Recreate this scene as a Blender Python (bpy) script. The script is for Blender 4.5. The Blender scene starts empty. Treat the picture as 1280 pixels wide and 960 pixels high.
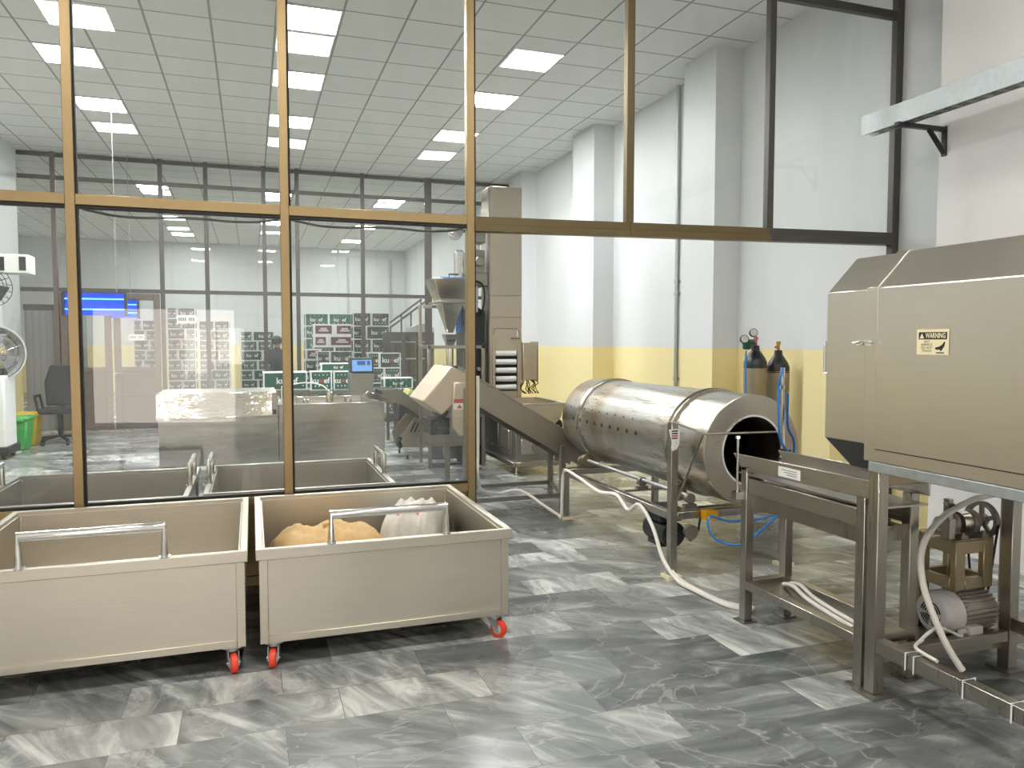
import bpy, bmesh, math, random
from mathutils import Vector, Matrix

# ---------------------------------------------------------------- camera, light, exposure
SC = bpy.context.scene
COL = SC.collection
random.seed(7)
R = math.radians
F_PX, YAW, PITCH, CAM_H = 950.0, R(18.9), math.atan(52 / 950.0), 1.5
cam_d = bpy.data.cameras.new('camera')
cam_d.sensor_fit = 'HORIZONTAL'
cam_d.sensor_width = 36.0
cam_d.lens = 36.0 * F_PX / 1280.0
cam_d.clip_start, cam_d.clip_end = 0.05, 100
cam = bpy.data.objects.new('camera', cam_d)
COL.objects.link(cam)
cam.location = (0, 0, CAM_H)
cam.rotation_euler = (R(90) - PITCH, 0, -YAW)
SC.camera = cam

EXPOSURE = 0.74
MID_LIGHT = 46.0       # emission of the mid room's ceiling panels
NEAR_LIGHT = 38.0      # emission of the near room's ceiling panels
FAR_LIGHT = 40.0
DOOR_LIGHT = 42.0     # daylight through the open doorway behind the camera (W)
SC.view_settings.view_transform = 'Standard'
SC.view_settings.look = 'None'
SC.view_settings.gamma = 1.0
SC.view_settings.use_curve_mapping = False
SC.view_settings.exposure = EXPOSURE
SC.cycles.max_bounces = 10
SC.cycles.diffuse_bounces = 4
SC.cycles.glossy_bounces = 5
SC.cycles.transparent_max_bounces = 16
SC.cycles.transmission_bounces = 4
SC.cycles.caustics_reflective = False
SC.cycles.caustics_refractive = False
SC.cycles.sample_clamp_indirect = 6.0
SC.cycles.blur_glossy = 0.5
SC.cycles.use_denoising = True

world = bpy.data.worlds.new('world')
SC.world = world
world.use_nodes = True
world.node_tree.nodes['Background'].inputs[0].default_value = (0.85, 0.92, 1.0, 1)
world.node_tree.nodes['Background'].inputs[1].default_value = 0.6

al = bpy.data.lights.new('doorway_daylight', 'AREA')
al.shape = 'RECTANGLE'
al.size, al.size_y = 2.3, 2.0
al.energy = DOOR_LIGHT
al.color = (1.0, 0.87, 0.74)
alo = bpy.data.objects.new('doorway_daylight', al)
COL.objects.link(alo)
alo.location = (-1.45, -4.95, 1.08)
alo.rotation_euler = (R(90), 0, 0)       # faces into the room (+Y)


# ---------------------------------------------------------------- helpers
def ray(px, py):
    u, v = (px - 640) / F_PX, -(py - 480) / F_PX
    cy, sy, cp, sp = math.cos(YAW), math.sin(YAW), math.cos(PITCH), math.sin(PITCH)
    fw = Vector((sy * cp, cy * cp, -sp)); r = Vector((cy, -sy, 0)); up = r.cross(fw)
    return fw + r * u + up * v


def at(px, py, Y=None, Z=None, X=None):
    d = ray(px, py)
    if Y is not None: k = Y / d.y
    elif X is not None: k = X / d.x
    else: k = (Z - CAM_H) / d.z
    return Vector((0, 0, CAM_H)) + d * k


ORG = {}


class MB:
    def __init__(s):
        s.bm = bmesh.new()

    def face(s, vs, m=0):
        try:
            f = s.bm.faces.new(vs); f.material_index = m; return f
        except ValueError:
            return None

    def poly(s, pts, m=0):
        return s.face([s.bm.verts.new(p) for p in pts], m)

    def box(s, a, b, m=0):
        x0, y0, z0 = a; x1, y1, z1 = b
        if x0 > x1: x0, x1 = x1, x0
        if y0 > y1: y0, y1 = y1, y0
        if z0 > z1: z0, z1 = z1, z0
        v = [s.bm.verts.new(p) for p in ((x0, y0, z0), (x1, y0, z0), (x1, y1, z0), (x0, y1, z0), (x0, y0, z1), (x1, y0, z1), (x1, y1, z1), (x0, y1, z1))]
        for q in ((0, 3, 2, 1), (4, 5, 6, 7), (0, 1, 5, 4), (1, 2, 6, 5), (2, 3, 7, 6), (3, 0, 4, 7)):
            s.face([v[i] for i in q], m)
        return s

    def bar(s, p0, p1, w, h, m=0, up=(0, 0, 1)):
        p0, p1 = Vector(p0), Vector(p1)
        d = (p1 - p0).normalized(); u = Vector(up)
        if abs(d.dot(u)) > 0.98: u = Vector((0, 1, 0))
        sd = d.cross(u).normalized(); u2 = sd.cross(d).normalized()
        v = []
        for p in (p0, p1):
            for a, b in ((-1, -1), (1, -1), (1, 1), (-1, 1)):
                v.append(s.bm.verts.new(p + sd * (a * w / 2) + u2 * (b * h / 2)))
        for q in ((0, 1, 2, 3), (7, 6, 5, 4), (0, 4, 5, 1), (1, 5, 6, 2), (2, 6, 7, 3), (3, 7, 4, 0)):
            s.face([v[i] for i in q], m)
        return s

    def prism(s, pts, vec, m=0):
        vec = Vector(vec)
        a = [s.bm.verts.new(p) for p in pts]
        b = [s.bm.verts.new(Vector(p) + vec) for p in pts]
        n = len(pts)
        s.face(a[::-1], m); s.face(b, m)
        for i in range(n):
            s.face([a[i], a[(i + 1) % n], b[(i + 1) % n], b[i]], m)
        return s

    def lathe(s, o, ax, prof, seg=20, m=0, cap=True):
        o = Vector(o); ax = Vector(ax).normalized()
        t = Vector((0, 0, 1)) if abs(ax.z) < 0.9 else Vector((1, 0, 0))
        e1 = ax.cross(t).normalized(); e2 = ax.cross(e1).normalized()
        rings = []
        for (d, r) in prof:
            if r < 1e-6:
                rings.append([s.bm.verts.new(o + ax * d)])
            else:
                rings.append([s.bm.verts.new(o + ax * d + e1 * (r * math.cos(2 * math.pi * k / seg)) + e2 * (r * math.sin(2 * math.pi * k / seg))) for k in range(seg)])
        for a, b in zip(rings, rings[1:]):
            for k in range(seg):
                k2 = (k + 1) % seg
                if len(a) == 1 and len(b) == 1: continue
                if len(a) == 1: s.face([a[0], b[k2], b[k]], m)
                elif len(b) == 1: s.face([a[k], a[k2], b[0]], m)
                else: s.face([a[k], a[k2], b[k2], b[k]], m)
        if cap:
            if len(rings[0]) > 1: s.face(rings[0][::-1], m)
            if len(rings[-1]) > 1: s.face(rings[-1], m)
        return s

    def cyl(s, p0, p1, r, seg=16, m=0, r1=None):
        p0, p1 = Vector(p0), Vector(p1)
        return s.lathe(p0, p1 - p0, [(0, r), ((p1 - p0).length, r if r1 is None else r1)], seg, m)

    def tube(s, pts, r, seg=8, m=0, smooth=0):
        pts = [Vector(p) for p in pts]
        if smooth: pts = spline(pts, smooth)
        rings = []
        up = None
        for i, p in enumerate(pts):
            d = (pts[min(i + 1, len(pts) - 1)] - pts[max(i - 1, 0)]).normalized()
            if up is None:
                up = Vector((0, 0, 1)) if abs(d.z) < 0.9 else Vector((1, 0, 0))
            e1 = d.cross(up).normalized(); e2 = e1.cross(d).normalized(); up = e2
            # mitre compensation
            k = 1.0
            if 0 < i < len(pts) - 1:
                c = (pts[i + 1] - p).normalized().dot((p - pts[i - 1]).normalized())
                k = 1.0 / max(0.6, math.sqrt(max(0.0, (1 + c) / 2)))
                bis = ((pts[i + 1] - p).normalized() - (p - pts[i - 1]).normalized())
                bis = bis.normalized() if bis.length > 1e-6 else None
            else:
                bis = None
            ring = []
            for q in range(seg):
                o = e1 * (r * math.cos(2 * math.pi * q / seg)) + e2 * (r * math.sin(2 * math.pi * q / seg))
                if bis is not None: o += bis * (o.dot(bis) * (k - 1))
                ring.append(s.bm.verts.new(p + o))
            rings.append(ring)
        for a, b in zip(rings, rings[1:]):
            for q in range(seg):
                s.face([a[q], b[q], b[(q + 1) % seg], a[(q + 1) % seg]], m)
        s.face(rings[0], m); s.face(rings[-1][::-1], m)
        return s

    def mesh(s, me, mat4, m=0):
        n0 = len(s.bm.verts)
        vs = [s.bm.verts.new(mat4 @ v.co) for v in me.vertices]
        for p in me.polygons:
            s.face([vs[i] for i in p.vertices], m)
        return s

    def build(s, name, mats, parent=None, bevel=0.0, ang=35, seg=1):
        org = ORG.get(parent.name, Vector((0, 0, 0))) if parent else Vector((0, 0, 0))
        bm = s.bm
        if org.length: bmesh.ops.translate(bm, verts=bm.verts, vec=-org)
        bmesh.ops.recalc_face_normals(bm, faces=bm.faces)
        for f in bm.faces: f.smooth = True
        lim = R(ang)
        for e in bm.edges:
            if len(e.link_faces) == 2 and e.calc_face_angle(0) > lim: e.smooth = False
        me = bpy.data.meshes.new(name)
        bm.to_mesh(me); bm.free()
        for mt in (mats if isinstance(mats, (list, tuple)) else [mats]): me.materials.append(mt)
        o = bpy.data.objects.new(name, me)
        COL.objects.link(o)
        if parent:
            o.parent = parent
        ORG[o.name] = org
        if bevel:
            b = o.modifiers.new('bevel', 'BEVEL'); b.width = bevel; b.segments = seg
            b.limit_method = 'ANGLE'; b.angle_limit = R(40)
        return o


def spline(pts, n):
    out = []
    P = [pts[0]] + pts + [pts[-1]]
    for i in range(1, len(P) - 2):
        a, b, c, d = P[i - 1], P[i], P[i + 1], P[i + 2]
        for k in range(n):
            t = k / n
            out.append(0.5 * ((2 * b) + (c - a) * t + (2 * a - 5 * b + 4 * c - d) * t * t + (3 * b - a - 3 * c + d) * t ** 3))
    out.append(pts[-1])
    return out


def tag(o, label=None, cat=None, group=None, kind=None):
    if label: o['label'] = label
    if cat: o['category'] = cat
    if group: o['group'] = group
    if kind: o['kind'] = kind
    return o


def thing(name, loc, label, cat, group=None, kind=None):
    o = bpy.data.objects.new(name, None)
    o.empty_display_size = 0.1
    COL.objects.link(o)
    o.location = loc
    ORG[o.name] = Vector(loc)
    return tag(o, label, cat, group, kind)


def kids(o):
    return [c for c in COL.objects if c.parent == o]


def copy_tree(o, loc=None, label=None, rotz=None, parent=None):
    c = o.copy(); COL.objects.link(c)
    if parent: c.parent = parent
    for ch in kids(o): copy_tree(ch, parent=c)
    if loc is not None: c.location = loc
    if rotz is not None: c.rotation_euler.z = rotz
    if label: c['label'] = label
    return c


_txt = {}


def text_mesh(t, size=1.0, bold=0.0, align='CENTER'):
    key = (t, size, bold, align)
    if key in _txt: return _txt[key]
    cu = bpy.data.curves.new('t', 'FONT')
    cu.body = t; cu.size = size; cu.align_x = align; cu.align_y = 'CENTER'; cu.offset = bold
    cu.resolution_u = 2
    ob = bpy.data.objects.new('t', cu)
    COL.objects.link(ob)
    dg = bpy.context.evaluated_depsgraph_get()
    me = bpy.data.meshes.new_from_object(ob.evaluated_get(dg))
    COL.objects.unlink(ob); bpy.data.objects.remove(ob)
    _txt[key] = me
    return me


def face_mat(o, right, up):
    """matrix that lays flat text (x right, y up) at o"""
    r, u = Vector(right).normalized(), Vector(up).normalized()
    n = r.cross(u)
    m = Matrix.Identity(4)
    for i in range(3):
        m[i][0], m[i][1], m[i][2], m[i][3] = r[i], u[i], n[i], o[i]
    return m


# ---------------------------------------------------------------- materials
def srgb(r, g, b):
    f = lambda c: (c / 255 / 12.92) if c / 255 <= 0.04045 else ((c / 255 + 0.055) / 1.055) ** 2.4
    return (f(r), f(g), f(b), 1)


def newmat(name):
    m = bpy.data.materials.new(name); m.use_nodes = True
    nt = m.node_tree
    return m, nt, nt.nodes['Principled BSDF'], nt.nodes, nt.links


def plain(name, col, rough=0.5, metal=0.0, var=0.06, scale=20.0, bump=0.0, spec=0.5):
    m, nt, b, N, L = newmat(name)
    tc = N.new('ShaderNodeTexCoord'); nz = N.new('ShaderNodeTexNoise')
    nz.inputs['Scale'].default_value = scale; nz.inputs['Detail'].default_value = 4
    L.new(tc.outputs['Object'], nz.inputs['Vector'])
    mx = N.new('ShaderNodeMix'); mx.data_type = 'RGBA'
    mx.inputs[6].default_value = tuple(c * (1 - var) for c in col[:3]) + (1,)
    mx.inputs[7].default_value = tuple(min(1, c * (1 + var)) for c in col[:3]) + (1,)
    L.new(nz.outputs['Fac'], mx.inputs[0]); L.new(mx.outputs[2], b.inputs['Base Color'])
    b.inputs['Roughness'].default_value = rough; b.inputs['Metallic'].default_value = metal
    b.inputs['Specular IOR Level'].default_value = spec
    if bump:
        bp = N.new('ShaderNodeBump'); bp.inputs['Strength'].default_value = bump; bp.inputs['Distance'].default_value = 0.01
        L.new(nz.outputs['Fac'], bp.inputs['Height']); L.new(bp.outputs['Normal'], b.inputs['Normal'])
    return m


def steel(name, col, rough=0.3, streak=(2, 60, 60), var=0.12, rvar=0.12, blotch=1.2, bvar=0.15, bump=0.02):
    """brushed stainless steel; streak = scale per axis (low along the brushing)"""
    m, nt, b, N, L = newmat(name)
    tc = N.new('ShaderNodeTexCoord'); mp = N.new('ShaderNodeMapping')
    mp.inputs['Scale'].default_value = streak
    L.new(tc.outputs['Object'], mp.inputs['Vector'])
    nz = N.new('ShaderNodeTexNoise'); nz.inputs['Scale'].default_value = 3.0; nz.inputs['Detail'].default_value = 5
    L.new(mp.outputs['Vector'], nz.inputs['Vector'])
    bl = N.new('ShaderNodeTexNoise'); bl.inputs['Scale'].default_value = blotch; bl.inputs['Detail'].default_value = 3
    L.new(tc.outputs['Object'], bl.inputs['Vector'])
    mx = N.new('ShaderNodeMix'); mx.data_type = 'RGBA'
    mx.inputs[6].default_value = tuple(c * (1 - var) for c in col[:3]) + (1,)
    mx.inputs[7].default_value = tuple(min(1, c * (1 + var)) for c in col[:3]) + (1,)
    L.new(nz.outputs['Fac'], mx.inputs[0])
    L.new(mx.outputs[2], b.inputs['Base Color'])
    ad = N.new('ShaderNodeMath'); ad.operation = 'MULTIPLY_ADD'
    ad.inputs[1].default_value = rvar * 2; ad.inputs[2].default_value = rough - rvar
    L.new(nz.outputs['Fac'], ad.inputs[0])
    ad2 = N.new('ShaderNodeMath'); ad2.operation = 'MULTIPLY_ADD'
    ad2.inputs[1].default_value = bvar; L.new(bl.outputs['Fac'], ad2.inputs[0]); L.new(ad.outputs[0], ad2.inputs[2])
    L.new(ad2.outputs[0], b.inputs['Roughness'])
    b.inputs['Metallic'].default_value = 1.0
    if bump:
        bp = N.new('ShaderNodeBump'); bp.inputs['Strength'].default_value = bump; bp.inputs['Distance'].default_value = 0.01
        L.new(nz.outputs['Fac'], bp.inputs['Height']); L.new(bp.outputs['Normal'], b.inputs['Normal'])
    return m


def emit(name, col, s):
    m, nt, b, N, L = newmat(name)
    b.inputs['Base Color'].default_value = tuple(0.25 * c for c in col[:3]) + (1,)
    b.inputs['Emission Color'].default_value = col; b.inputs['Emission Strength'].default_value = s
    return m


def mat_glass(name, tint=(0.99, 1.0, 0.995, 1), dust=0.05, refl=0.042, wob=0.002):
    m, nt, b, N, L = newmat(name)
    N.remove(b)
    out = N['Material Output']
    tr = N.new('ShaderNodeBsdfTransparent'); tr.inputs[0].default_value = tint
    gl = N.new('ShaderNodeBsdfGlossy'); gl.inputs['Roughness'].default_value = 0.0
    lw = N.new('ShaderNodeLayerWeight'); lw.inputs['Blend'].default_value = 0.5      # Facing = 1 - |cos|
    pw = N.new('ShaderNodeMath'); pw.operation = 'POWER'; pw.inputs[1].default_value = 5.0
    L.new(lw.outputs['Facing'], pw.inputs[0])
    fr = N.new('ShaderNodeMath'); fr.operation = 'MULTIPLY_ADD'; fr.inputs[1].default_value = 0.95; fr.inputs[2].default_value = refl
    L.new(pw.outputs[0], fr.inputs[0])
    tc = N.new('ShaderNodeTexCoord')
    wn = N.new('ShaderNodeTexNoise'); wn.inputs['Scale'].default_value = 1.1; wn.inputs['Detail'].default_value = 1
    L.new(tc.outputs['Object'], wn.inputs['Vector'])
    bp = N.new('ShaderNodeBump'); bp.inputs['Strength'].default_value = 1.0; bp.inputs['Distance'].default_value = wob
    L.new(wn.outputs['Fac'], bp.inputs['Height']); L.new(bp.outputs['Normal'], gl.inputs['Normal'])
    m1 = N.new('ShaderNodeMixShader')
    L.new(fr.outputs[0], m1.inputs[0]); L.new(tr.outputs[0], m1.inputs[1]); L.new(gl.outputs[0], m1.inputs[2])
    df = N.new('ShaderNodeBsdfDiffuse'); df.inputs[0].default_value = (0.75, 0.78, 0.8, 1)
    nz = N.new('ShaderNodeTexNoise'); nz.inputs['Scale'].default_value = 2.0; nz.inputs['Detail'].default_value = 8
    mp = N.new('ShaderNodeMapping'); mp.inputs['Scale'].default_value = (3.0, 1.0, 0.7)
    L.new(tc.outputs['Object'], mp.inputs[0]); L.new(mp.outputs[0], nz.inputs['Vector'])
    rp = N.new('ShaderNodeMapRange'); rp.inputs[1].default_value = 0.42; rp.inputs[2].default_value = 0.75
    rp.inputs[3].default_value = dust * 0.3; rp.inputs[4].default_value = dust * 1.8
    L.new(nz.outputs['Fac'], rp.inputs[0])
    m2 = N.new('ShaderNodeMixShader')
    L.new(rp.outputs[0], m2.inputs[0]); L.new(m1.outputs[0], m2.inputs[1]); L.new(df.outputs[0], m2.inputs[2])
    L.new(m2.outputs[0], out.inputs['Surface'])
    return m


def mat_wall(name, white, yellow, dado):
    m, nt, b, N, L = newmat(name)
    g = N.new('ShaderNodeTexCoord'); sp = N.new('ShaderNodeSeparateXYZ')
    L.new(g.outputs['Object'], sp.inputs[0])
    nz = N.new('ShaderNodeTexNoise'); nz.inputs['Scale'].default_value = 1.1; nz.inputs['Detail'].default_value = 5
    L.new(g.outputs['Object'], nz.inputs['Vector'])
    w = N.new('ShaderNodeMix'); w.data_type = 'RGBA'
    w.inputs[6].default_value = tuple(c * 0.93 for c in white[:3]) + (1,); w.inputs[7].default_value = white
    L.new(nz.outputs['Fac'], w.inputs[0])
    # flaked, patched yellow paint
    n2 = N.new('ShaderNodeTexNoise'); n2.inputs['Scale'].default_value = 2.2; n2.inputs['Detail'].default_value = 7; n2.inputs['Roughness'].default_value = 0.7
    mp = N.new('ShaderNodeMapping'); mp.inputs['Scale'].default_value = (1.6, 1.6, 0.8)
    L.new(g.outputs['Object'], mp.inputs[0]); L.new(mp.outputs[0], n2.inputs['Vector'])
    gt = N.new('ShaderNodeMapRange'); gt.inputs[1].default_value = 0.66; gt.inputs[2].default_value = 0.70
    gt.inputs[4].default_value = 0.55
    L.new(n2.outputs['Fac'], gt.inputs[0])
    y = N.new('ShaderNodeMix'); y.data_type = 'RGBA'
    y.inputs[6].default_value = yellow; y.inputs[7].default_value = tuple(0.5 * c + 0.4 for c in yellow[:3]) + (1,)
    L.new(gt.outputs[0], y.inputs[0])
    c = N.new('ShaderNodeMath'); c.operation = 'GREATER_THAN'; c.inputs[1].default_value = dado
    L.new(sp.outputs[2], c.inputs[0])
    mx = N.new('ShaderNodeMix'); mx.data_type = 'RGBA'
    L.new(c.outputs[0], mx.inputs[0]); L.new(y.outputs[2], mx.inputs[6]); L.new(w.outputs[2], mx.inputs[7])
    L.new(mx.outputs[2], b.inputs['Base Color'])
    b.inputs['Roughness'].default_value = 0.45
    return m


def mat_ceiling():
    m, nt, b, N, L = newmat('ceiling_tiles')
    tc = N.new('ShaderNodeTexCoord'); mp = N.new('ShaderNodeMapping')
    mp.inputs['Location'].default_value = (0.92 + 0.6 * 20, -7.45 + 0.6 * 40, 0)
    L.new(tc.outputs['Object'], mp.inputs[0])
    br = N.new('ShaderNodeTexBrick'); br.offset = 0.0; br.squash = 1.0
    br.inputs['Scale'].default_value = 1.0; br.inputs['Brick Width'].default_value = 0.6; br.inputs['Row Height'].default_value = 0.6
    br.inputs['Mortar Size'].default_value = 0.011; br.inputs['Mortar Smooth'].default_value = 0.0
    br.inputs['Color1'].default_value = (0.89, 0.89, 0.875, 1); br.inputs['Color2'].default_value = (0.92, 0.92, 0.905, 1)
    br.inputs['Mortar'].default_value = (0.40, 0.41, 0.41, 1)
    L.new(mp.outputs[0], br.inputs['Vector']); L.new(br.outputs['Color'], b.inputs['Base Color'])
    b.inputs['Roughness'].default_value = 0.75
    return m


def mat_floor():
    m, nt, b, N, L = newmat('grey_marble_tiles')
    tc = N.new('ShaderNodeTexCoord'); mp = N.new('ShaderNodeMapping')
    mp.inputs['Location'].default_value = (20.13, 20.07, 0)
    L.new(tc.outputs['Object'], mp.inputs[0])
    br = N.new('ShaderNodeTexBrick'); br.offset = 0.37; br.offset_frequency = 2; br.squash = 1.0
    br.inputs['Scale'].default_value = 1.0; br.inputs['Brick Width'].default_value = 0.62; br.inputs['Row Height'].default_value = 0.285
    br.inputs['Mortar Size'].default_value = 0.0015; br.inputs['Mortar Smooth'].default_value = 0.3
    br.inputs['Color1'].default_value = (0, 0, 0, 1); br.inputs['Color2'].default_value = (1, 1, 1, 1)
    br.inputs['Mortar'].default_value = (0.3, 0.3, 0.3, 1)
    L.new(mp.outputs[0], br.inputs['Vector'])
    # each tile gets its own piece of stone: shift and turn the coordinates per tile
    sc = N.new('ShaderNodeVectorMath'); sc.operation = 'SCALE'; sc.inputs['Scale'].default_value = 37.0
    L.new(br.outputs['Color'], sc.inputs[0])
    ad = N.new('ShaderNodeVectorMath'); ad.operation = 'ADD'
    vr = N.new('ShaderNodeVectorRotate'); vr.rotation_type = 'Z_AXIS'
    an = N.new('ShaderNodeMath'); an.operation = 'MULTIPLY_ADD'; an.inputs[1].default_value = 1.5; an.inputs[2].default_value = -0.1
    L.new(br.outputs['Color'], an.inputs[0]); L.new(an.outputs[0], vr.inputs['Angle'])
    L.new(tc.outputs['Object'], vr.inputs['Vector'])
    L.new(vr.outputs[0], ad.inputs[0]); L.new(sc.outputs[0], ad.inputs[1])
    st = N.new('ShaderNodeMapping'); st.inputs['Scale'].default_value = (1.0, 3.2, 1.0)
    L.new(ad.outputs[0], st.inputs[0])
    n1 = N.new('ShaderNodeTexNoise'); n1.inputs['Scale'].default_value = 1.7; n1.inputs['Detail'].default_value = 9
    n1.inputs['Roughness'].default_value = 0.62; n1.inputs['Distortion'].default_value = 1.3
    L.new(st.outputs[0], n1.inputs['Vector'])
    ramp = N.new('ShaderNodeValToRGB')
    e = ramp.color_ramp.elements
    e[0].position = 0.28; e[0].color = (0.085, 0.092, 0.093, 1)
    e[1].position = 0.80; e[1].color = (0.66, 0.67, 0.63, 1)
    for p, c in ((0.42, (0.135, 0.145, 0.145, 1)), (0.53, (0.205, 0.217, 0.212, 1)), (0.64, (0.33, 0.34, 0.325, 1))):
        q = e.new(p); q.color = c
    # tile tone shift
    tn = N.new('ShaderNodeMath'); tn.operation = 'MULTIPLY_ADD'; tn.inputs[1].default_value = 0.32; tn.inputs[2].default_value = -0.13
    L.new(br.outputs['Color'], tn.inputs[0])
    sm = N.new('ShaderNodeMath'); sm.operation = 'ADD'
    L.new(n1.outputs['Fac'], sm.inputs[0]); L.new(tn.outputs[0], sm.inputs[1]); L.new(sm.outputs[0], ramp.inputs[0])
    # thin white veins
    n2 = N.new('ShaderNodeTexNoise'); n2.inputs['Scale'].default_value = 1.5; n2.inputs['Detail'].default_value = 5; n2.inputs['Distortion'].default_value = 1.0
    L.new(ad.outputs[0], n2.inputs['Vector'])
    sb = N.new('ShaderNodeMath'); sb.operation = 'SUBTRACT'; sb.inputs[1].default_value = 0.5
    ab = N.new('ShaderNodeMath'); ab.operation = 'ABSOLUTE'
    L.new(n2.outputs['Fac'], sb.inputs[0]); L.new(sb.outputs[0], ab.inputs[0])
    vm = N.new('ShaderNodeMapRange'); vm.inputs[1].default_value = 0.0; vm.inputs[2].default_value = 0.010; vm.inputs[3].default_value = 0.24; vm.inputs[4].default_value = 0.0
    L.new(ab.outputs[0], vm.inputs[0])
    vx = N.new('ShaderNodeMix'); vx.data_type = 'RGBA'; vx.inputs[7].default_value = (0.68, 0.68, 0.64, 1)
    L.new(vm.outputs[0], vx.inputs[0]); L.new(ramp.outputs[0], vx.inputs[6])
    gx = N.new('ShaderNodeMix'); gx.data_type = 'RGBA'; gx.inputs[7].default_value = (0.13, 0.13, 0.125, 1)
    L.new(br.outputs['Fac'], gx.inputs[0]); L.new(vx.outputs[2], gx.inputs[6])
    L.new(gx.outputs[2], b.inputs['Base Color'])
    n3 = N.new('ShaderNodeTexNoise'); n3.inputs['Scale'].default_value = 1.2; n3.inputs['Detail'].default_value = 6
    L.new(tc.outputs['Object'], n3.inputs['Vector'])
    rr = N.new('ShaderNodeMapRange'); rr.inputs[1].default_value = 0.3; rr.inputs[2].default_value = 0.7; rr.inputs[3].default_value = 0.17; rr.inputs[4].default_value = 0.36
    L.new(n3.outputs['Fac'], rr.inputs[0]); L.new(rr.outputs[0], b.inputs['Roughness'])
    b.inputs['Specular IOR Level'].default_value = 0.45
    return m


M = {}
M['wall'] = mat_wall('painted_wall', (0.74, 0.755, 0.765, 1), srgb(240, 224, 168), 1.435)
M['wall_white'] = plain('white_wall_paint', (0.80, 0.79, 0.77, 1), 0.5, var=0.03, scale=1.2)
M['ceiling'] = mat_ceiling()
M['floor'] = mat_floor()
M['skirting'] = plain('grey_stone_skirting', (0.42, 0.43, 0.41, 1), 0.3, var=0.3, scale=4)
M['gold_frame'] = plain('champagne_aluminium', (0.34, 0.245, 0.125, 1), 0.38, 0.75, var=0.05)
M['olive_frame'] = plain('olive_bronze_aluminium', (0.15, 0.115, 0.055, 1), 0.4, 0.6, var=0.05)
M['dark_frame'] = plain('bronze_aluminium', (0.085, 0.078, 0.07, 1), 0.4, 0.5, var=0.05)
M['brown_frame'] = plain('brown_aluminium', (0.15, 0.115, 0.095, 1), 0.45, 0.3, var=0.05)
M['gasket'] = plain('black_rubber', (0.012, 0.012, 0.012, 1), 0.6)
M['glass'] = mat_glass('partition_glass', dust=0.016)
M['glass_far'] = mat_glass('far_partition_glass', dust=0.012)
M['cart'] = steel('brushed_cart_steel', (0.58, 0.535, 0.46), 0.25, (1.5, 60, 90), blotch=2.2, bvar=0.3)
M['cart_in'] = steel('dull_cart_steel', (0.42, 0.40, 0.36), 0.30, (60, 60, 2))
M['steel'] = steel('brushed_steel', (0.46, 0.44, 0.40), 0.24, (60, 2, 60))
def heat_stain(m):
    # brown bands burnt into the shell by the burner, at fixed places along it
    nt = m.node_tree; N, L = nt.nodes, nt.links; b = N['Principled BSDF']
    src = b.inputs['Base Color'].links[0].from_socket
    tc = N.new('ShaderNodeTexCoord'); mp = N.new('ShaderNodeMapping'); mp.inputs['Scale'].default_value = (0.5, 2.6, 0.9)
    nz = N.new('ShaderNodeTexNoise'); nz.inputs['Scale'].default_value = 1.3; nz.inputs['Detail'].default_value = 4
    L.new(tc.outputs['Object'], mp.inputs[0]); L.new(mp.outputs[0], nz.inputs['Vector'])
    mr = N.new('ShaderNodeMapRange'); mr.inputs[1].default_value = 0.46; mr.inputs[2].default_value = 0.66; mr.inputs[4].default_value = 0.8
    L.new(nz.outputs['Fac'], mr.inputs[0])
    mx = N.new('ShaderNodeMix'); mx.data_type = 'RGBA'; mx.inputs[7].default_value = (0.34, 0.25, 0.15, 1)
    L.new(mr.outputs[0], mx.inputs[0]); L.new(src, mx.inputs[6]); L.new(mx.outputs[2], b.inputs['Base Color'])
    return m


M['drum'] = heat_stain(steel('drum_steel', (0.46, 0.45, 0.41), 0.22, (60, 2, 60), bvar=0.2))
M['steel_v'] = steel('brushed_frame_steel', (0.38, 0.355, 0.31), 0.24, (60, 60, 2))
M['oven'] = steel('oven_steel', (0.60, 0.555, 0.50), 0.27, (40, 1.5, 40), var=0.05, rvar=0.05, blotch=2.5, bvar=0.12, bump=0.0)
M['bench'] = steel('bright_bench_steel', (0.56, 0.545, 0.50), 0.17, (2, 2, 2), var=0.03, rvar=0.03, bvar=0.1, bump=0.25)
M['mirror_sheet'] = steel('wavy_mirror_sheet', (0.75, 0.73, 0.70), 0.06, (1.5, 3, 3), var=0.02, rvar=0.01, bvar=0.03, bump=0.5)
M['steel_pol'] = steel('polished_steel', (0.72, 0.70, 0.66), 0.09, (4, 4, 4), rvar=0.03, bvar=0.05, bump=0)
M['steel_warm'] = steel('warm_tower_steel', (0.56, 0.50, 0.41), 0.26, (30, 30, 1.0), var=0.04, rvar=0.03, bvar=0.12, bump=0.0)
M['steel_dark'] = steel('dull_dark_steel', (0.30, 0.29, 0.26), 0.35, (3, 60, 60))
M['galv'] = steel('galvanised_steel', (0.46, 0.485, 0.49), 0.45, (9, 9, 9), var=0.25, blotch=9)
M['chrome'] = steel('chrome', (0.80, 0.79, 0.77), 0.12, (3, 3, 3), rvar=0.02, bvar=0.04, bump=0)
M['cast'] = plain('cast_iron', (0.26, 0.24, 0.21, 1), 0.5, 0.6, var=0.2)
M['ochre_steel'] = steel('heat_tinted_steel', (0.36, 0.295, 0.19), 0.33, (30, 3, 30))
M['black'] = plain('black_plastic', (0.015, 0.016, 0.018, 1), 0.45)
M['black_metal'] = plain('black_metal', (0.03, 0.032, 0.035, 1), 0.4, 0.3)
M['charcoal'] = plain('charcoal_cloth', (0.03, 0.03, 0.034, 1), 0.85)
M['dark_inside'] = plain('near_black_inside', (0.012, 0.010, 0.008, 1), 0.8)  # near-black colour for the drum lining and the elevator window back
M['red'] = plain('red_polyurethane', (0.75, 0.06, 0.025, 1), 0.4)
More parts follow.
